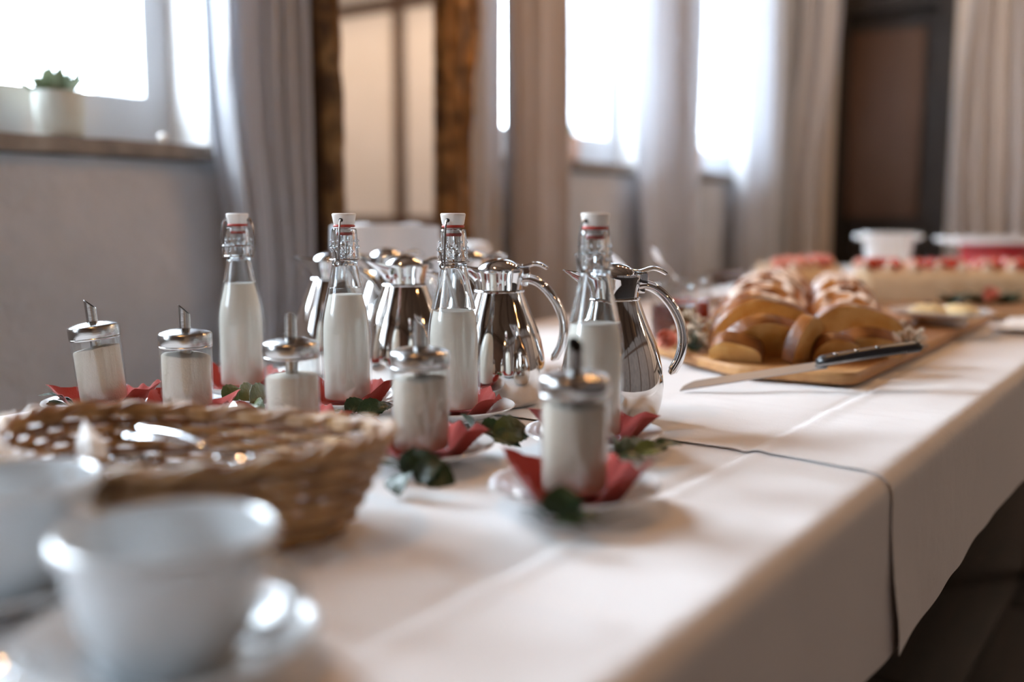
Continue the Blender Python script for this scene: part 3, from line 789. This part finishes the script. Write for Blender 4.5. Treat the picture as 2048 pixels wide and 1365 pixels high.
sprig('dark leaves lying in front of the nearest sugar dispenser', [
    (Q(1122,1036,.022), Q(1122,968,.047), .038, 0.1), (Q(1100,1034,.022), Q(1020,984,.034), .016, .5),
    (Q(1090,1040,.022), Q(1042,1014,.028), .014, .3), (Q(1130,1040,.022), Q(1205,1034,.024), .018, .2), (Q(1105,1046,.021), Q(1175,1050,.022), .018, .1)])
sprig('dark leaves in front of the jar right of the basket', [
    (Q(806,948,.022), Q(832,893,.046), .022, 1.1), (Q(824,948,.022), Q(884,922,.036), .042, .9), (Q(850,945,.024), Q(910,965,.018), .034, .8),
    (Q(800,940,.022), Q(755,925,.026), .020, .6), (Q(806,945,.022), Q(796,990,.008), .034, .5), (Q(812,950,.022), Q(768,905,.034), .012, .9)])
sprig('olive tinged leaves right of the third milk bottle', [
    (Q(948,868,.024), Q(925,826,.045), .028, 1.0), (Q(962,870,.022), Q(1012,850,.032), .032, .9), (Q(985,868,.024), Q(1066,860,.022), .040, .8),
    (Q(968,872,.022), Q(1045,890,.012), .034, .4), (Q(950,872,.022), Q(905,868,.022), .012, .2)], extra=(2,))
sprig('dark leafy twig beside the rightmost milk bottle', [
    (Q(1232,912,.022), Q(1222,858,.042), .016, .8), (Q(1240,910,.022), Q(1262,872,.036), .018, .8), (Q(1245,910,.022), Q(1305,884,.026), .026, .7),
    (Q(1268,908,.022), Q(1338,892,.026), .024, .5), (Q(1300,898,.024), Q(1368,884,.026), .016, .4), (Q(1238,914,.022), Q(1292,918,.020), .022, .2), (Q(1232,914,.022), Q(1210,925,.020), .016,.3)], extra=(3,))
sprig('dark green leaves in front of the second milk bottle', [
    (Q(690,824,.022), Q(730,800,.034), .026, .9), (Q(715,826,.022), Q(778,810,.028), .030, .8), (Q(740,826,.022), Q(790,806,.028), .018, .6), (Q(700,826,.022), Q(668,820,.024), .012, .3)])
sprig('olive green leaves in front of the leftmost milk bottle', [
    (Q(445,800,.022), Q(482,775,.034), .030, .9), (Q(478,800,.022), Q(514,770,.034), .030, .9), (Q(500,806,.022), Q(540,772,.034), .034, .9), (Q(508,805,.022), Q(530,836,.010), .028, .9)], m=M_LEAF2)
sprig('dark leaf against the second jar from the left', [
    (Q(350,824,.020), Q(325,800,.030), .018, .6), (Q(352,824,.020), Q(395,812,.024), .026, .6), (Q(360,824,.020), Q(342,804,.028), .022, .9)])
sprig('shiny leaves left of the leaning leftmost jar', [
    (Q(150,815,.022), Q(82,782,.036), .014, .5), (Q(150,818,.020), Q(90,808,.022), .028, .4), (Q(155,818,.020), Q(120,795,.030), .016, .9), (Q(160,820,.020), Q(205,812,.022), .016, .5), (Q(150,820,.020), Q(100,826,.014), .018, .3)])

# ------------------------------------------------------------------ cups
def build_cup():
    t = thing('coffee_cup', 'cup', 'cup', (0,0,0), 0, 'large white coffee cups in front')
    H = .074; r = .0612
    out = [(1e-4,.004),(.026,.004),(.029,0),(.033,0),(.035,.003),(.0375,.006),(.0440,.014),(.0495,.026),(.0530,.040),(.0552,.054),(.0566,.0635),(.0592,.0655),(.0612,.0685),(.0615,.0715),(.0603,.0745),(.0582,.0752),(.0560,.0738),
           (.0548,.066),(.0528,.054),(.0502,.040),(.0462,.026),(.040,.0145),(.033,.0095),(1e-4,.0080)]
    g = G(); g.lathe(out, 96); obj('bowl', g, M_CUP, t)
    P = catmull([(.0555,0,.060),(.066,0,.0625),(.078,0,.059),(.0835,0,.049),(.081,0,.037),(.071,0,.028),(.060,0,.0235),(.0500,0,.0225)], 6)
    g = G(); g.tube(P, [(.0062,.0042)]*len(P), 14, upv=(0,1,0)); obj('handle', g, M_CUP, t, ang=70)
    return t
sp_ = [(1e-4,.003),(.034,.003),(.036,0),(.040,0),(.042,.003),(.060,.009),(.076,.0165),(.0825,.0195),(.0840,.0205),(.0832,.0222),(.0800,.0220),(.074,.0195),(.058,.0120),(.043,.0066),(.040,.0058),(.036,.0058),(.035,.0052),(1e-4,.0052)]
g = G(); g.lathe(sp_, 96); SAU = g.mesh('cup_saucer', M_CUP)
cu = build_cup()
c1 = at(345, .625); c1.z = ZT; c2 = at(24, .750); c2.z = ZT
for p, l in ((c1, 'white saucer under the front cup at the lower left'), (c2, 'white saucer under the cup at the left edge')):
    tag(link('cup_saucer', SAU, None, p), l, 'saucer', 'saucers under the coffee cups')
cu.location = c1+Vector((0,0,.0060)); cu.rotation_euler = (0,0,PH-.35); cu['label'] = 'front white coffee cup, large and blurred at the lower left'
dup(cu, c2+Vector((0,0,.0060)), PH-.45, 'white coffee cup cut by the left edge, behind the front one')

# spoons
def spoon_mesh(L=.135):
    g = G()
    def bowl(u, v):
        a = 2*PI*u; r = v
        return (.019*r*math.cos(a)+.019, .0125*r*math.sin(a)*(1-.12*math.cos(a)), .0055*(r*r)-.0015)
    g.grid(24, 6, bowl, th=-.0009)
    P = [(.037,0,.0042),(.048,0,.0060),(.075,0,.0085),(.105,0,.0075),(L-.01,0,.0050),(L,0,.0045)]
    P = catmull(P, 5); n = len(P)
    g.tube(P, [(.0009,.0018+.0028*sm(.3,.95,i/(n-1))*(1 if i < n-1 else .4)) for i in range(n)], 10, upv=(0,0,1))
    return g.mesh('teaspoon', M_CHROME2, True, 60)
SPM = spoon_mesh()
def spoon(loc, rot, label, group=None):
    o = link('teaspoon', SPM, None, loc); o.rotation_euler = rot; return tag(o, label, 'spoon', group)
s_ = c1 + RT*-.055 + FW*-.045; spoon(Vector((s_.x, s_.y, ZT+.0175)), (0, .02, PH-.45-PI/2-1.1), 'teaspoon lying on the front saucer beside the cup')


# ------------------------------------------------------------------ wicker basket
bc = at(394, .935); BA, BB = .166, .114; TA, TB = .124, .076; BH = .074
bk = thing('wicker_basket', 'oval woven wicker basket holding teaspoons', 'basket', (bc.x, bc.y, ZT), math.radians(24))
NS = 40
def bpt(a, h, off=0):
    s = h**.80
    A = TA+(BA-TA)*s+off; B = TB+(BB-TB)*s+off
    zz = BH*h + .006*h*math.cos(2*a+.4)
    return Vector((A*math.cos(a), B*math.sin(a), zz))
g0 = G()
for k in range(NS):
    a = 2*PI*(k+.5)/NS
    g = G(); g.tube([bpt(a, h/8*.98+.01) for h in range(9)], .0021, 6); obj('stake', g, M_WICK2 if k % 3 else M_WICK, bk)
NR = 12
for r_ in range(NR):
    pts = []
    n = NS*4
    for q in range(n):
        a = 2*PI*q/n
        h = .03+.92*r_/(NR-1) + .003*math.sin(NS/2*a + r_*PI)
        off = .0030*math.cos(NS/2*a + (r_ % 2)*PI + PI/2*0)
        p = bpt(a, min(1, max(0,h)), off); p.z += .0005*nz(a*9, r_*3)
        pts.append(p)
    g = G(); g.tube(pts, .0034, 6, closed=True)
    obj('weaver', g, (M_WICK, M_WICK2, M_WICK3, M_WICK2)[r_ % 4], bk)
for s in range(4):   # rolled border of twisted canes
    pts = []; n = NS*6; T = NS/4.0
    for q in range(n):
        a = 2*PI*q/n; ph = T*a + s*PI/2
        p = bpt(a, 1.0, .0050*math.cos(ph)); p.z += .002 + .0034*math.sin(ph) + .0016*math.sin(a*NS/2)
        pts.append(p)
    g = G(); g.tube(pts, .0030, 7, closed=True); obj('border_cane', g, (M_WICK2, M_WICK, M_WICK2, M_WICK)[s], bk)
for k in range(9):
    f = .08+.92*k/8
    g = G(); g.tube([(TA*f*math.cos(2*PI*q/60), TB*f*math.sin(2*PI*q/60), .004+.0012*math.sin(q*PI/1.5*1+k*PI)) for q in range(60)], .0052, 6, closed=True); obj('base_weaver', g, M_WICK, bk)
g = G()
def lin(u, v):
    a = 2*PI*u; r = v
    p = bpt(a, .14*sm(.6,1,r), -.012-(1-r)*0)
    rr = r
    return (p.x*rr, p.y*rr, .0115+.010*sm(.6,1,r)+.004*nz(p.x*rr*30, p.y*rr*30, 2)+.003*nz(a*4, r*9))
g.grid(72, 16, lin, th=.0008); ln = obj('napkin_liner', g, M_NAPW); ln.location = (bc.x, bc.y, ZT); ln.rotation_euler = (0,0,math.radians(24))
tag(ln, 'pale cloth napkin lining the bottom of the wicker basket', 'napkin')
# white folded paper standing in the basket
a0, a1, a2, a3 = p3(150,890,.965), p3(168,838,.965), p3(213,888,.955), p3(180,880,.92)
cc = (a0+a1+a2+a3)/4
g = G(); g.add([a0-cc, a1-cc, a2-cc, a3-cc, a0-cc+Vector((0,0,-.012)), a2-cc+Vector((0,0,-.012)), a3-cc+Vector((0,0,-.012))], [(0,3,1),(3,2,1),(0,1,2),(0,4,6,3),(3,6,5,2),(2,5,4,0),(4,5,6)])
tag(obj('paper_cone', g, M_NAPW, loc=cc, smooth=False), 'white folded napkin tip sticking up at the back of the basket', 'napkin')
rnd = random.Random(3)
SPL = ['with its bowl up at the right in the basket', 'lying across the pile in the basket', 'at the bottom of the basket pile', 'leaning on the right inner wall of the basket', 'next to the paper tip in the basket', 'on the left side of the basket', 'pointing at the camera in the basket']
SPP = [(500, .92, .056, 2.6, -.1), (540, .93, .052, 2.2, .12), (470, .91, .046, 3.5, .0), (560, .915, .054, 3.0, -.15), (215, 1.0, .044, .4, .1), (250, .975, .034, 1.2, .0), (440, .93, .036, 2.9, .05)]
for (px, d, z, rz, ry), l in zip(SPP, SPL):
    p = at(px, d, TZ+z); spoon(p, (0, ry, PH+rz), 'steel teaspoon '+l, 'teaspoons piled in the basket')

# ------------------------------------------------------------------ bread board, loaf, slices
BZ = TZ+.008; BT = .018
poly = [(-.426,1.487),(-.609,1.468),(-.834,1.627),(-.93,1.80),(-.93,2.60),(-.426,2.60)]
def rounded(poly, r, n=5):
    out = []; N = len(poly)
    for i in range(N):
        p = Vector((*poly[i],0)); a = Vector((*poly[i-1],0)); b_ = Vector((*poly[(i+1)%N],0))
        u = (a-p).normalized()*r; w = (b_-p).normalized()*r
        for k in range(n+1):
            t = k/n; out.append((p+u*(1-t)**2+w*t*t))
    return out
def slab(poly, z0, z1, r, mats, name, label, cat, bev=.004):
    P = rounded(poly, r); cen = sum(P, Vector())/len(P)
    if (P[1]-P[0]).cross(P[2]-P[1]).z < 0: P = P[::-1]
    n = len(P); g = G(); rows = [(z0,bev),(z0+bev,0),(z1-bev,0),(z1,bev)]
    vs = []
    for z, ins in rows:
        for p in P:
            q = p + (cen-p).normalized()*ins; vs.append((q.x-cen.x, q.y-cen.y, z-z0))
    fs = [(i*n+k, i*n+(k+1)%n, (i+1)*n+(k+1)%n, (i+1)*n+k) for i in range(3) for k in range(n)]
    fs.append(tuple(range(n-1,-1,-1))); fs.append(tuple(3*n+k for k in range(n)))
    g.add(vs, fs)
    return tag(obj(name, g, mats, loc=(cen.x, cen.y, z0), ang=30), label, cat)
slab(poly, BZ, BZ+BT, .03, M_WOOD, 'serving_board', 'wooden serving board under the braided loaf', 'board')
BTZ = BZ+BT
def braid_loaf(name, label, a, b_, wd, ht, strands, seed, m=M_CRUST, front=.7):
    a = Vector(a); b_ = Vector(b_); d = (b_-a); L = d.length; x = d.normalized(); y = Vector((-x.y, x.x, 0))
    turns = L/.17
    def fn(u, v):
        # u along, v around from left base over top to right base
        env = 1.0
        e2 = (u-.82)/.18
        if e2 > 0: env *= math.sqrt(max(.0004, 1-e2*e2))
        th = PI*v; s = -math.cos(th)
        hz = math.sin(th)**.62
        bump = 0
        for k in range(strands):
            ph = 2*PI*(u*turns + k/strands); vk = .52*math.sin(ph); zk = .5+.5*math.cos(2*ph+.6)
            bump = max(bump, (math.exp(-((s-vk)/.30)**2))*(.55+.45*zk))
        q = .72+.30*bump + .02*nz(u*12, v*8, seed)
        side = 1 + .05*math.sin(2*PI*u*turns*2 + (0 if s > 0 else PI))
        return a + x*(u*L) + y*(s*wd/2*side*(.9+.1*bump)*env) + Vector((0,0, ht*hz*q*env*(1-.12*u)*(front+(1-front)*sm(0,.32,u))))
    g = G(); g.grid(110, 56, fn)
    # base and cut face
    base = [fn(i/110, 0) for i in range(111)]; base2 = [fn(i/110, 1) for i in range(111)]
    g.add(base+base2, [(i, 111+i, 112+i, i+1) for i in range(110)])
    front = [fn(0, j/56) for j in range(57)]; c = sum(front, Vector())/57; c = c*.5+(front[0]+front[-1])*.25
    g.add(front+[c], [(j, j+1, 57) for j in range(56)]+[(56, 0, 57)], mi=1)
    return g
# two plaits side by side
gl = lambda px, d: at(px, d, BTZ)
lf = G()
for q in (braid_loaf('', '', gl(1512,2.05), gl(1560,2.72), .215, .128, 3, 1, front=.66), braid_loaf('', '', gl(1690,2.02), gl(1668,2.72), .175, .118, 3, 5, front=.50)):
    k = len(lf.v); lf.v += q.v; lf.f += [tuple(i+k for i in f) for f in q.f]; lf.m += q.m
o = gl(1590,2.3); lf.v = [v-o for v in lf.v]
tag(obj('braided_loaf', lf, [M_CRUST, M_CRUMB], loc=o+Vector((0,0,.0006)), ang=60), 'big brown braided loaf dusted with sugar, its front cut into slices', 'bread')
def slice_(label, px, d, wd, ht, th, yaw, lean, lift=0):
    t = thing('bread_slice', label, 'bread slice', (0,0,0), 0, 'cut slices in front of the loaf')
    n = 28; pts = []
    for j in range(n+1):
        a = PI*j/n; s = -math.cos(a); pts.append((s*wd/2*(1+.03*math.sin(a*5)), ht*math.sin(a)**.62*(1-.06*math.cos(3*a))))
    g = G()
    def rim(u, v):
        p = pts[int(round(u*n))]; k = 1-.02*abs(2*v-1); return (p[0]*k, -th/2+th*v, p[1]*k)
    g.grid(n, 3, rim, mi=0)
    g.add([(p[0]*.98, -th/2, p[1]*.98) for p in pts]+[(0,-th/2,ht*.3)], [(j, j+1, n+1) for j in range(n)]+[(n,0,n+1)], mi=1)
    g.add([(p[0]*.98, th/2, p[1]*.98) for p in pts]+[(0,th/2,ht*.3)], [(j+1, j, n+1) for j in range(n)]+[(0,n,n+1)], mi=1)
    g.add([(pts[0][0],-th/2,0),(pts[-1][0],-th/2,0),(pts[-1][0],th/2,0),(pts[0][0],th/2,0)], [(0,1,2,3)], mi=0)
    o = obj('slice_body', g, [M_CRUSTS, M_CRUMB], t, ang=50)
    p = at(px, d, BTZ); p.z = BTZ+.0008+lift+th/2*abs(math.sin(lean))
    t.location = p; t.rotation_euler = (lean, 0, PH+yaw); t.rotation_mode = 'XYZ'
    return t
slice_('thick slice leaning forward from the left loaf, dark crust arc on top', 1518, 1.975, .185, .098, .024, .12, .38)
slice_('broad slice lying forward under the left arc of slices, orange crust', 1520, 1.885, .145, .076, .024, .18, .62)
slice_('small end slice lying at the left front of the board', 1474, 1.840, .085, .046, .024, -.45, .75)
slice_('tall slice with orange crust edge standing in front of the middle of the loaf', 1602, 1.840, .090, .074, .022, .75, .25)
slice_('pale crumb slice standing before the right loaf', 1705, 1.965, .165, .082, .022, -.05, .15)
slice_('low slice lying near the knife handle', 1665, 1.845, .080, .042, .022, .15, .5)
slice_('brown crust end piece in front of the right loaf', 1728, 1.880, .115, .052, .024, .0, .75)

# knife
a = gnd(1360, 783, TZ+.004); hb = at(1850, 1.69, BTZ+.030)
d = hb-a; L = d.length; x = d.normalized(); y = Vector((0,0,1)).cross(x).normalized(); z = x.cross(y)
kn = thing('bread_knife', 'long knife with black riveted handle resting on the board edge', 'knife', a)
Mk = Matrix(((x.x,y.x,z.x,0),(x.y,y.y,z.y,0),(x.z,y.z,z.z,0),(0,0,0,1)))
LB = L*.60
tl = math.radians(28)
def kb(u, v):
    w = .017*min(1, (u/.12)**.55) if u < .12 else .017
    return (u*LB, w*v*math.cos(tl), .0015+w*v*math.sin(tl))
g = G(); g.grid(30, 4, kb, th=.0018, M=Mk); obj('blade', g, M_BLADE, kn, ang=30)
g = G(); n = 20
P = [(LB-.012+ (L-LB+.012)*i/n, .009, .010+.002*math.sin(i/n*PI)) for i in range(n+1)]
g.tube(P, [((.0085, .0135) if 0 < i < n else (.005,.008)) if i < n-2 else (.0085,.0150) for i in range(n+1)], 14, upv=(0,0,1), M=Mk) if False else g.tube([Mk @ Vector(p) for p in P], [(.0085,.0135+.002*abs(math.cos(i/n*PI))) if 0 < i < n else (.004,.007) for i in range(n+1)], 14, upv=(0,0,1))
obj('handle', g, M_BLACK, kn, ang=60)
for k in range(3):
    g = G(); g.ball(Mk @ Vector((LB+.016+k*.032, .004, .0195)), .0034, sc3=(1,1,.5)); obj('rivet', g, M_BRUSH, kn)
g = G(); g.box((LB-.02,-.0068,.006),(L-.03,-.0035,.0095), M=Mk); obj('tang', g, M_BRUSH, kn)

# jam jars
def jam_jar(label, p, r, H, lev, mj, sp_rot=None):
    t = thing('jam_jar', label, 'jar', p, 0, 'open glass jars of jam')
    g = G(); g.lathe([(1e-4,0),(r*.85,0),(r,.006),(r,H*.72),(r*.93,H*.84),(r*.93,H*.90),(r*.99,H*.93),(r*.99,H*.98),(r*.95,H),(r*.88,H),(r*.87,H*.84),(r*.94,H*.72),(r*.94,.009),(1e-4,.008)], 48); obj('glass_body', g, M_GLASS, t)
    g = G(); g.lathe([(1e-4,.0085),(r*.92,.0095),(r*.93,lev),(r*.5,lev+.002),(1e-4,lev-.001)], 40); obj('jam', g, mj, t)
    return t
p = at(1347, 2.10, BTZ); p.z = BTZ+.0008; jam_jar('glass jar of dark jam beside the steel jug handle', p, .043, .112, .070, M_JAM); ja = p.copy()
p = at(1378, 2.42, TZ); p.z = ZT+.001; jam_jar('glass jar of red jam with a spoon, behind the dark one', p, .045, .128, .078, M_JAMR); jb = p.copy()
def long_spoon(label, a, b_):
    d = Vector(b_)-Vector(a); x = d.normalized()
    o = link('jam_spoon', SPM, None, Vector(b_)); q = (-x).to_track_quat('X', 'Z'); o.rotation_mode = 'QUATERNION'; o.rotation_quaternion = q
    s = d.length/.135; o.scale = (s,s,s); tag(o, label, 'spoon'); return o
sb_ = link('jam_spoon', SPM, None, p3(1293, 487, 2.40)); e = jb + Vector((.015,.01,.03)); x = (e-sb_.location)
sb_.rotation_mode = 'QUATERNION'; sb_.rotation_quaternion = x.to_track_quat('X','Z'); s = x.length/.135; sb_.scale = (s,s,s); tag(sb_, 'spoon standing in the red jam jar, its end sticking up left', 'spoon')
sa_ = link('jam_spoon', SPM, None, p3(1214, 508, 2.06)); e = ja + Vector((.0,.005,.035)); x = (e-sa_.location)
sa_.rotation_mode = 'QUATERNION'; sa_.rotation_quaternion = x.to_track_quat('X','Z'); s = x.length/.135; sa_.scale = (s,s,s); tag(sa_, 'spoon slanting out of the dark jam jar behind the milk bottle', 'spoon')

# roses and baby's breath
def rose(label, c, r, m, seed):
    t = thing('rose_bloom', label, 'flower', c, seed)
    for k in range(9):
        a0_ = k*2.4; rr = r*(.28+.72*k/9); hgt = r*1.5*(1-.25*k/9); wd = 1.5 if k > 1 else 3.0
        def fn(u, v):
            a = a0_+(u-.5)*wd; f = rr*(.55+.45*v+.12*sm(.7,1,v)) ; return (f*math.cos(a), f*math.sin(a), -r*.4+hgt*v*(1-.15*(2*u-1)**2))
        g = G(); g.grid(10, 6, fn, th=.0006); obj('petal', g, m, t)
    return t
c = gnd(1326, 705, BTZ); c.z = BTZ+.018; ro = rose('coral rose bloom on the board left of the loaf', c, .020, M_ROSE, 0)
ro.rotation_euler = (1.15, 0, PH+.25)
c = p3(1363, 668, 2.06); c.z = max(c.z, BTZ+.02); ro = rose('orange rose bloom behind the coral one', c, .020, M_ROSEO, 1); ro.rotation_euler = (.7,0,PH)
def gyps(label, c, rad, n, seed, hgt=.05):
    rnd = random.Random(seed); t = thing('gypsophila_sprig', label, 'flowers', c, 0, 'white filler flower sprigs beside the loaf')
    gs = G(); gf = G(); gl_ = G()
    for k in range(n):
        a = rnd.uniform(0, 2*PI); r = rad*math.sqrt(rnd.random()); e = Vector((r*math.cos(a)*1.0, r*math.sin(a), hgt*(.25+.75*rnd.random())*(1-.5*(r/rad)**2)))
        gs.tube([(e.x*.2, e.y*.2, 0), e*.6, e], .0005, 4)
        for q in range(3):
            j = e+Vector((rnd.uniform(-.004,.004), rnd.uniform(-.004,.004), rnd.uniform(-.003,.003))); gf.ball(j, .0026, seg=6, rings=4)
    o = obj('stems', gs, M_LEAF, t); o['kind'] = 'stuff'
    o = obj('florets', gf, M_FLOR, t); o['kind'] = 'stuff'
    for k in range(7):
        a = k*.9; b_ = Vector((rad*.9*math.cos(a), rad*.9*math.sin(a), .006+.01*(k%3)))
        g0 = leaf_mesh(b_.length, .012, k); ang = math.atan2(b_.y, b_.x); g = G(); g.add([Matrix.Rotation(ang, 4, 'Z') @ v + Vector((0,0,.004)) for v in g0.v], g0.f); obj('leaf', g, M_LEAF, t)
c = gnd(1388, 702, BTZ); c.z = BTZ+.001; gyps('cream filler flowers left of the loaf beside the roses', c, .036, 60, 4, .075)
c = gnd(1812, 705, BTZ); c.z = BTZ+.001; gyps('cream filler flowers at the right side of the loaf', c, .036, 60, 9, .055)
c = gnd(1770, 690, BTZ); 

# butter dish
c = at(1880, 2.47, BTZ); c.z = BTZ+.0008
bd = thing('butter_plate', 'white plate right of the loaf carrying butter', 'plate', c, 0)
g = G(); g.lathe([(1e-4,.014),(.040,.014),(.045,0),(.052,0),(.056,.012),(.080,.019),(.106,.027),(.108,.029),(.105,.0305),(.082,.0245),(.060,.0185),(1e-4,.018)], 64); obj('dish', g, M_PORC, bd)
for i, (dx, dy, r) in enumerate(((-.040,-.03,.042),(.022,-.046,.040))):
    q = c + RT*dx + FW*dy; q.z = c.z+.0185
    g = G(); g.lathe([(1e-4,0),(.95,0),(1.0,.1),(.95,.42),(.8,.68),(.5,.88),(1e-4,.95)], 36, fn=lambda v: Vector((v.x*r*(1+.05*nz(v.x*3,v.y*3)), v.y*r, v.z*.030+.002*nz(v.x*4,v.y*4,i)*(v.z>.2))))
    tag(obj('butter_mound', g, M_BUTTER, loc=q), 'yellow butter mound on the white plate, '+('left' if i == 0 else 'right')+' one', 'butter', 'butter mounds on the plate')
    g = G(); g.ball((0,0,0), .006, sc3=(1.2,1,.7)); tag(obj('dark_berry', g, M_JAM, loc=q+Vector((0,0,.030))), 'dark berry on the '+('left' if i == 0 else 'right')+' butter mound', 'berry')

# second board, long strawberry cake
p = at(1500, 3.05); q = at(2200, 3.6)
slab([(-1.22,2.66),(-.33,2.66),(-.33,3.22),(-1.22,3.22)], TZ+.008, TZ+.026, .03, M_WOODE, 'cake_board', 'dark wooden board under the strawberry cake', 'board')
CB = TZ+.0262
def cake(label, a, b_, wd, ht, seed, nber, group='long decorated cakes'):
    a = Vector(a); b_ = Vector(b_); a.z = b_.z = CB; d = b_-a; L = d.length; x = d.normalized(); y = Vector((-x.y,x.x,0))
    t = thing('strawberry_cake', label, 'cake', a, math.atan2(x.y, x.x), group)
    def fn(u, v):
        e = 1-.25*(1-sm(0,.05,u))-.25*sm(.95,1,u)
        s = -math.cos(PI*v); s2 = math.copysign(abs(s)**.7, s)
        return (u*L, s2*wd/2*e*(1+.03*nz(u*14, v*4, seed)), ht*(math.sin(PI*v)**.35)*e*(1+.05*nz(u*18, v*5, seed+2)))
    g = G(); g.grid(90, 26, fn)
    for uu in (0, 1):
        ring = [Vector(fn(uu, j/26)) for j in range(27)]; g.add(ring, [tuple(range(27))])
    o = obj('sponge', g, M_CAKE, t)
    rnd = random.Random(seed)
    n = int(L/.032)
    for k in range(0, n, 2):
        for s in (-1, 1):
            px_ = (k+.5)*L/n; pz_ = ht*.97
            g = G(); rr = .015
            g.lathe([(1e-4,0),(rr,0),(rr*1.05,.006),(rr*.75,.012),(rr*.8,.015),(rr*.45,.021),(rr*.3,.025),(1e-4,.031)], 14, fn=lambda v: v+Vector((px_+rnd.uniform(-.001,.001), s*wd*.30, pz_-.004)))
            obj('cream_rosette', g, M_CREAM, t)
    for k in range(nber):
        px_ = rnd.uniform(.02, L-.02); py_ = rnd.uniform(-.34,.30)*wd; r = rnd.uniform(.012,.017)
        Mb = Matrix.Translation((px_, py_, ht*1.0+.009+rnd.uniform(0,.006))) @ Matrix.Rotation(rnd.uniform(0,6), 4, 'Z') @ Matrix.Rotation(rnd.uniform(.4,1.6), 4, 'X')
        g = G(); g.lathe([(1e-4,-r*1.2),(r*.45,-r*.95),(r*.85,-.2*r),(r*.98,r*.35),(r*.7,r*.85),(1e-4,r)], 12, M=Mb); obj('strawberry', g, M_BERRY if (k % 4 and seed == 3) or k % 5 == 0 else M_PINKD, t)
cake('long cream cake with strawberries on top, behind the loaf', at(1705,3.22), at(2165,3.16), .15, .088, 3, 60)
cake('pink cream end cake left of the strawberry cake', at(1545,3.10), at(1640,3.40), .16, .090, 6, 26)
c = gnd(1930, 600, CB)
for k, (px, d, ms) in enumerate(((1905,3.02,M_LEAF),(1960,3.04,M_LEAF),(2010,3.05,M_LEAF))):
    c = at(px, d, CB); 
    sprig(['dark green leaves in front of the strawberry cake, left bunch', 'dark green leaves in front of the strawberry cake, middle bunch', 'dark green leaves in front of the strawberry cake, right bunch'][k],
          [(c, c+RT*.05*math.cos(q*1.1)+Vector((0,0,.015+.02*abs(math.sin(q))))+FW*.03*math.sin(q*1.1), .026, .6) for q in range(7)], m=ms)
c = at(1975, 2.98, CB); c.z = CB+.024; rose('coral rose bloom in front of the strawberry cake', c, .022, M_ROSE, 2).rotation_euler = (.9,0,PH)
# white cloth napkin at right edge
c = gnd(2030, 655, TZ+.006)
g = G(); g.grid(16, 16, lambda u, v: (-.05+.1*u, -.14+.28*v, .006+.004*nz(u*4,v*6)+.004*math.sin(u*PI)), th=.004); no = obj('folded_napkin', g, M_NAPW, loc=c+Vector((.03,0,.002))); tag(no, 'folded white napkin on the cloth at the right edge', 'napkin')
no.location.x = -.345

# far dishes
p = at(1772, 4.0, TZ); p.z = ZT+.001
pst = p
g0 = G(); g0.lathe([(1e-4,.003),(.045,.003),(.05,0),(.06,.001),(.085,.010),(.115,.018),(.1165,.0195),(.113,.021),(.085,.0145),(.06,.006),(1e-4,.006)], 48); PLM = g0.mesh('dinner_plate', M_PORC)
bx = thing('serving_dish', 'white oval porcelain dish standing behind the cake', 'dish', (p.x, p.y, p.z), PH)
zt = p3(1772, 466, 4.0).z-p.z
g = G(); g.lathe([(1e-4,0),(.060,0),(.065,.004),(.074,zt*.5),(.086,zt-.012),(.092,zt-.004),(.090,zt),(.083,zt-.002),(.072,zt*.6),(.055,.012),(1e-4,.010)], 48, sx=1.0, sy=.75); obj('dish_body', g, M_PORC, bx)
for s in (-1,1):
    g = G(); g.tube(catmull([(s*.084,-.03,zt-.02),(s*.108,-.02,zt-.012),(s*.108,.02,zt-.012),(s*.084,.03,zt-.02)],5), .006, 8); obj('dish_handle', g, M_PORC, bx)
p = at(1985, 4.15, TZ); p.z = ZT+.001
zt = p3(1985, 473, 4.15).z-p.z
rb = thing('red_casserole', 'red dish with a white lid at the right end of the buffet', 'dish', p, PH)
g = G(); g.lathe([(1e-4,0),(.10,0),(.108,.006),(.118,zt-.03),(.118,zt-.028),(.108,zt-.028),(.1,.01),(1e-4,.01)], 48); obj('pot_body', g, M_RED, rb)
g = G(); g.lathe([(1e-4,zt-.027),(.150,zt-.027),(.205,zt-.016),(.215,zt-.008),(.210,zt-.003),(.16,zt-.008),(1e-4,zt)], 48, sy=.7); obj('white_lid', g, M_PORC, rb)

# lamps hanging from the ceiling (out of view, they light the room)
g = G(); g.lathe([(.02,.16),(.05,.15),(.12,.06),(.15,0),(.147,0),(.117,.058),(.048,.146),(.02,.155)], 32); SH = g.mesh('lamp_shade', M_GOLDD)
for i, (x, y, z, pw) in enumerate(LAMPS):
    t = thing('pendant_lamp', ['dark pendant lamp nearest of three over the far table', 'dark pendant lamp middle of three over the far table', 'dark pendant lamp farthest of three over the far table', 'dark pendant lamp above the cups on the near table end', 'dark pendant lamp by the brown side wall', 'dark pendant lamp before the peach end wall', 'dark pendant lamp in the far corner by the side wall', 'dark pendant lamp behind the camera', 'unseen lamp added to brighten the curtains by the doorway'][i], 'lamp', (x, y, z), 0, 'pendant lamps')
    link('lamp_shade', SH, t)
    g = G(); g.tube([(0,0,.155),(0,0,ZC-z)], .004, 6); obj('cord', g, M_BLACK, t)
    L = bpy.data.lights.new('bulb', 'POINT'); L.energy = pw; L.color = (1.0, .52, .20) if i < 5 or i == 7 else (1.0, .78, .58); L.shadow_soft_size = .035
    link('bulb', L, t, (0,0,-.01))
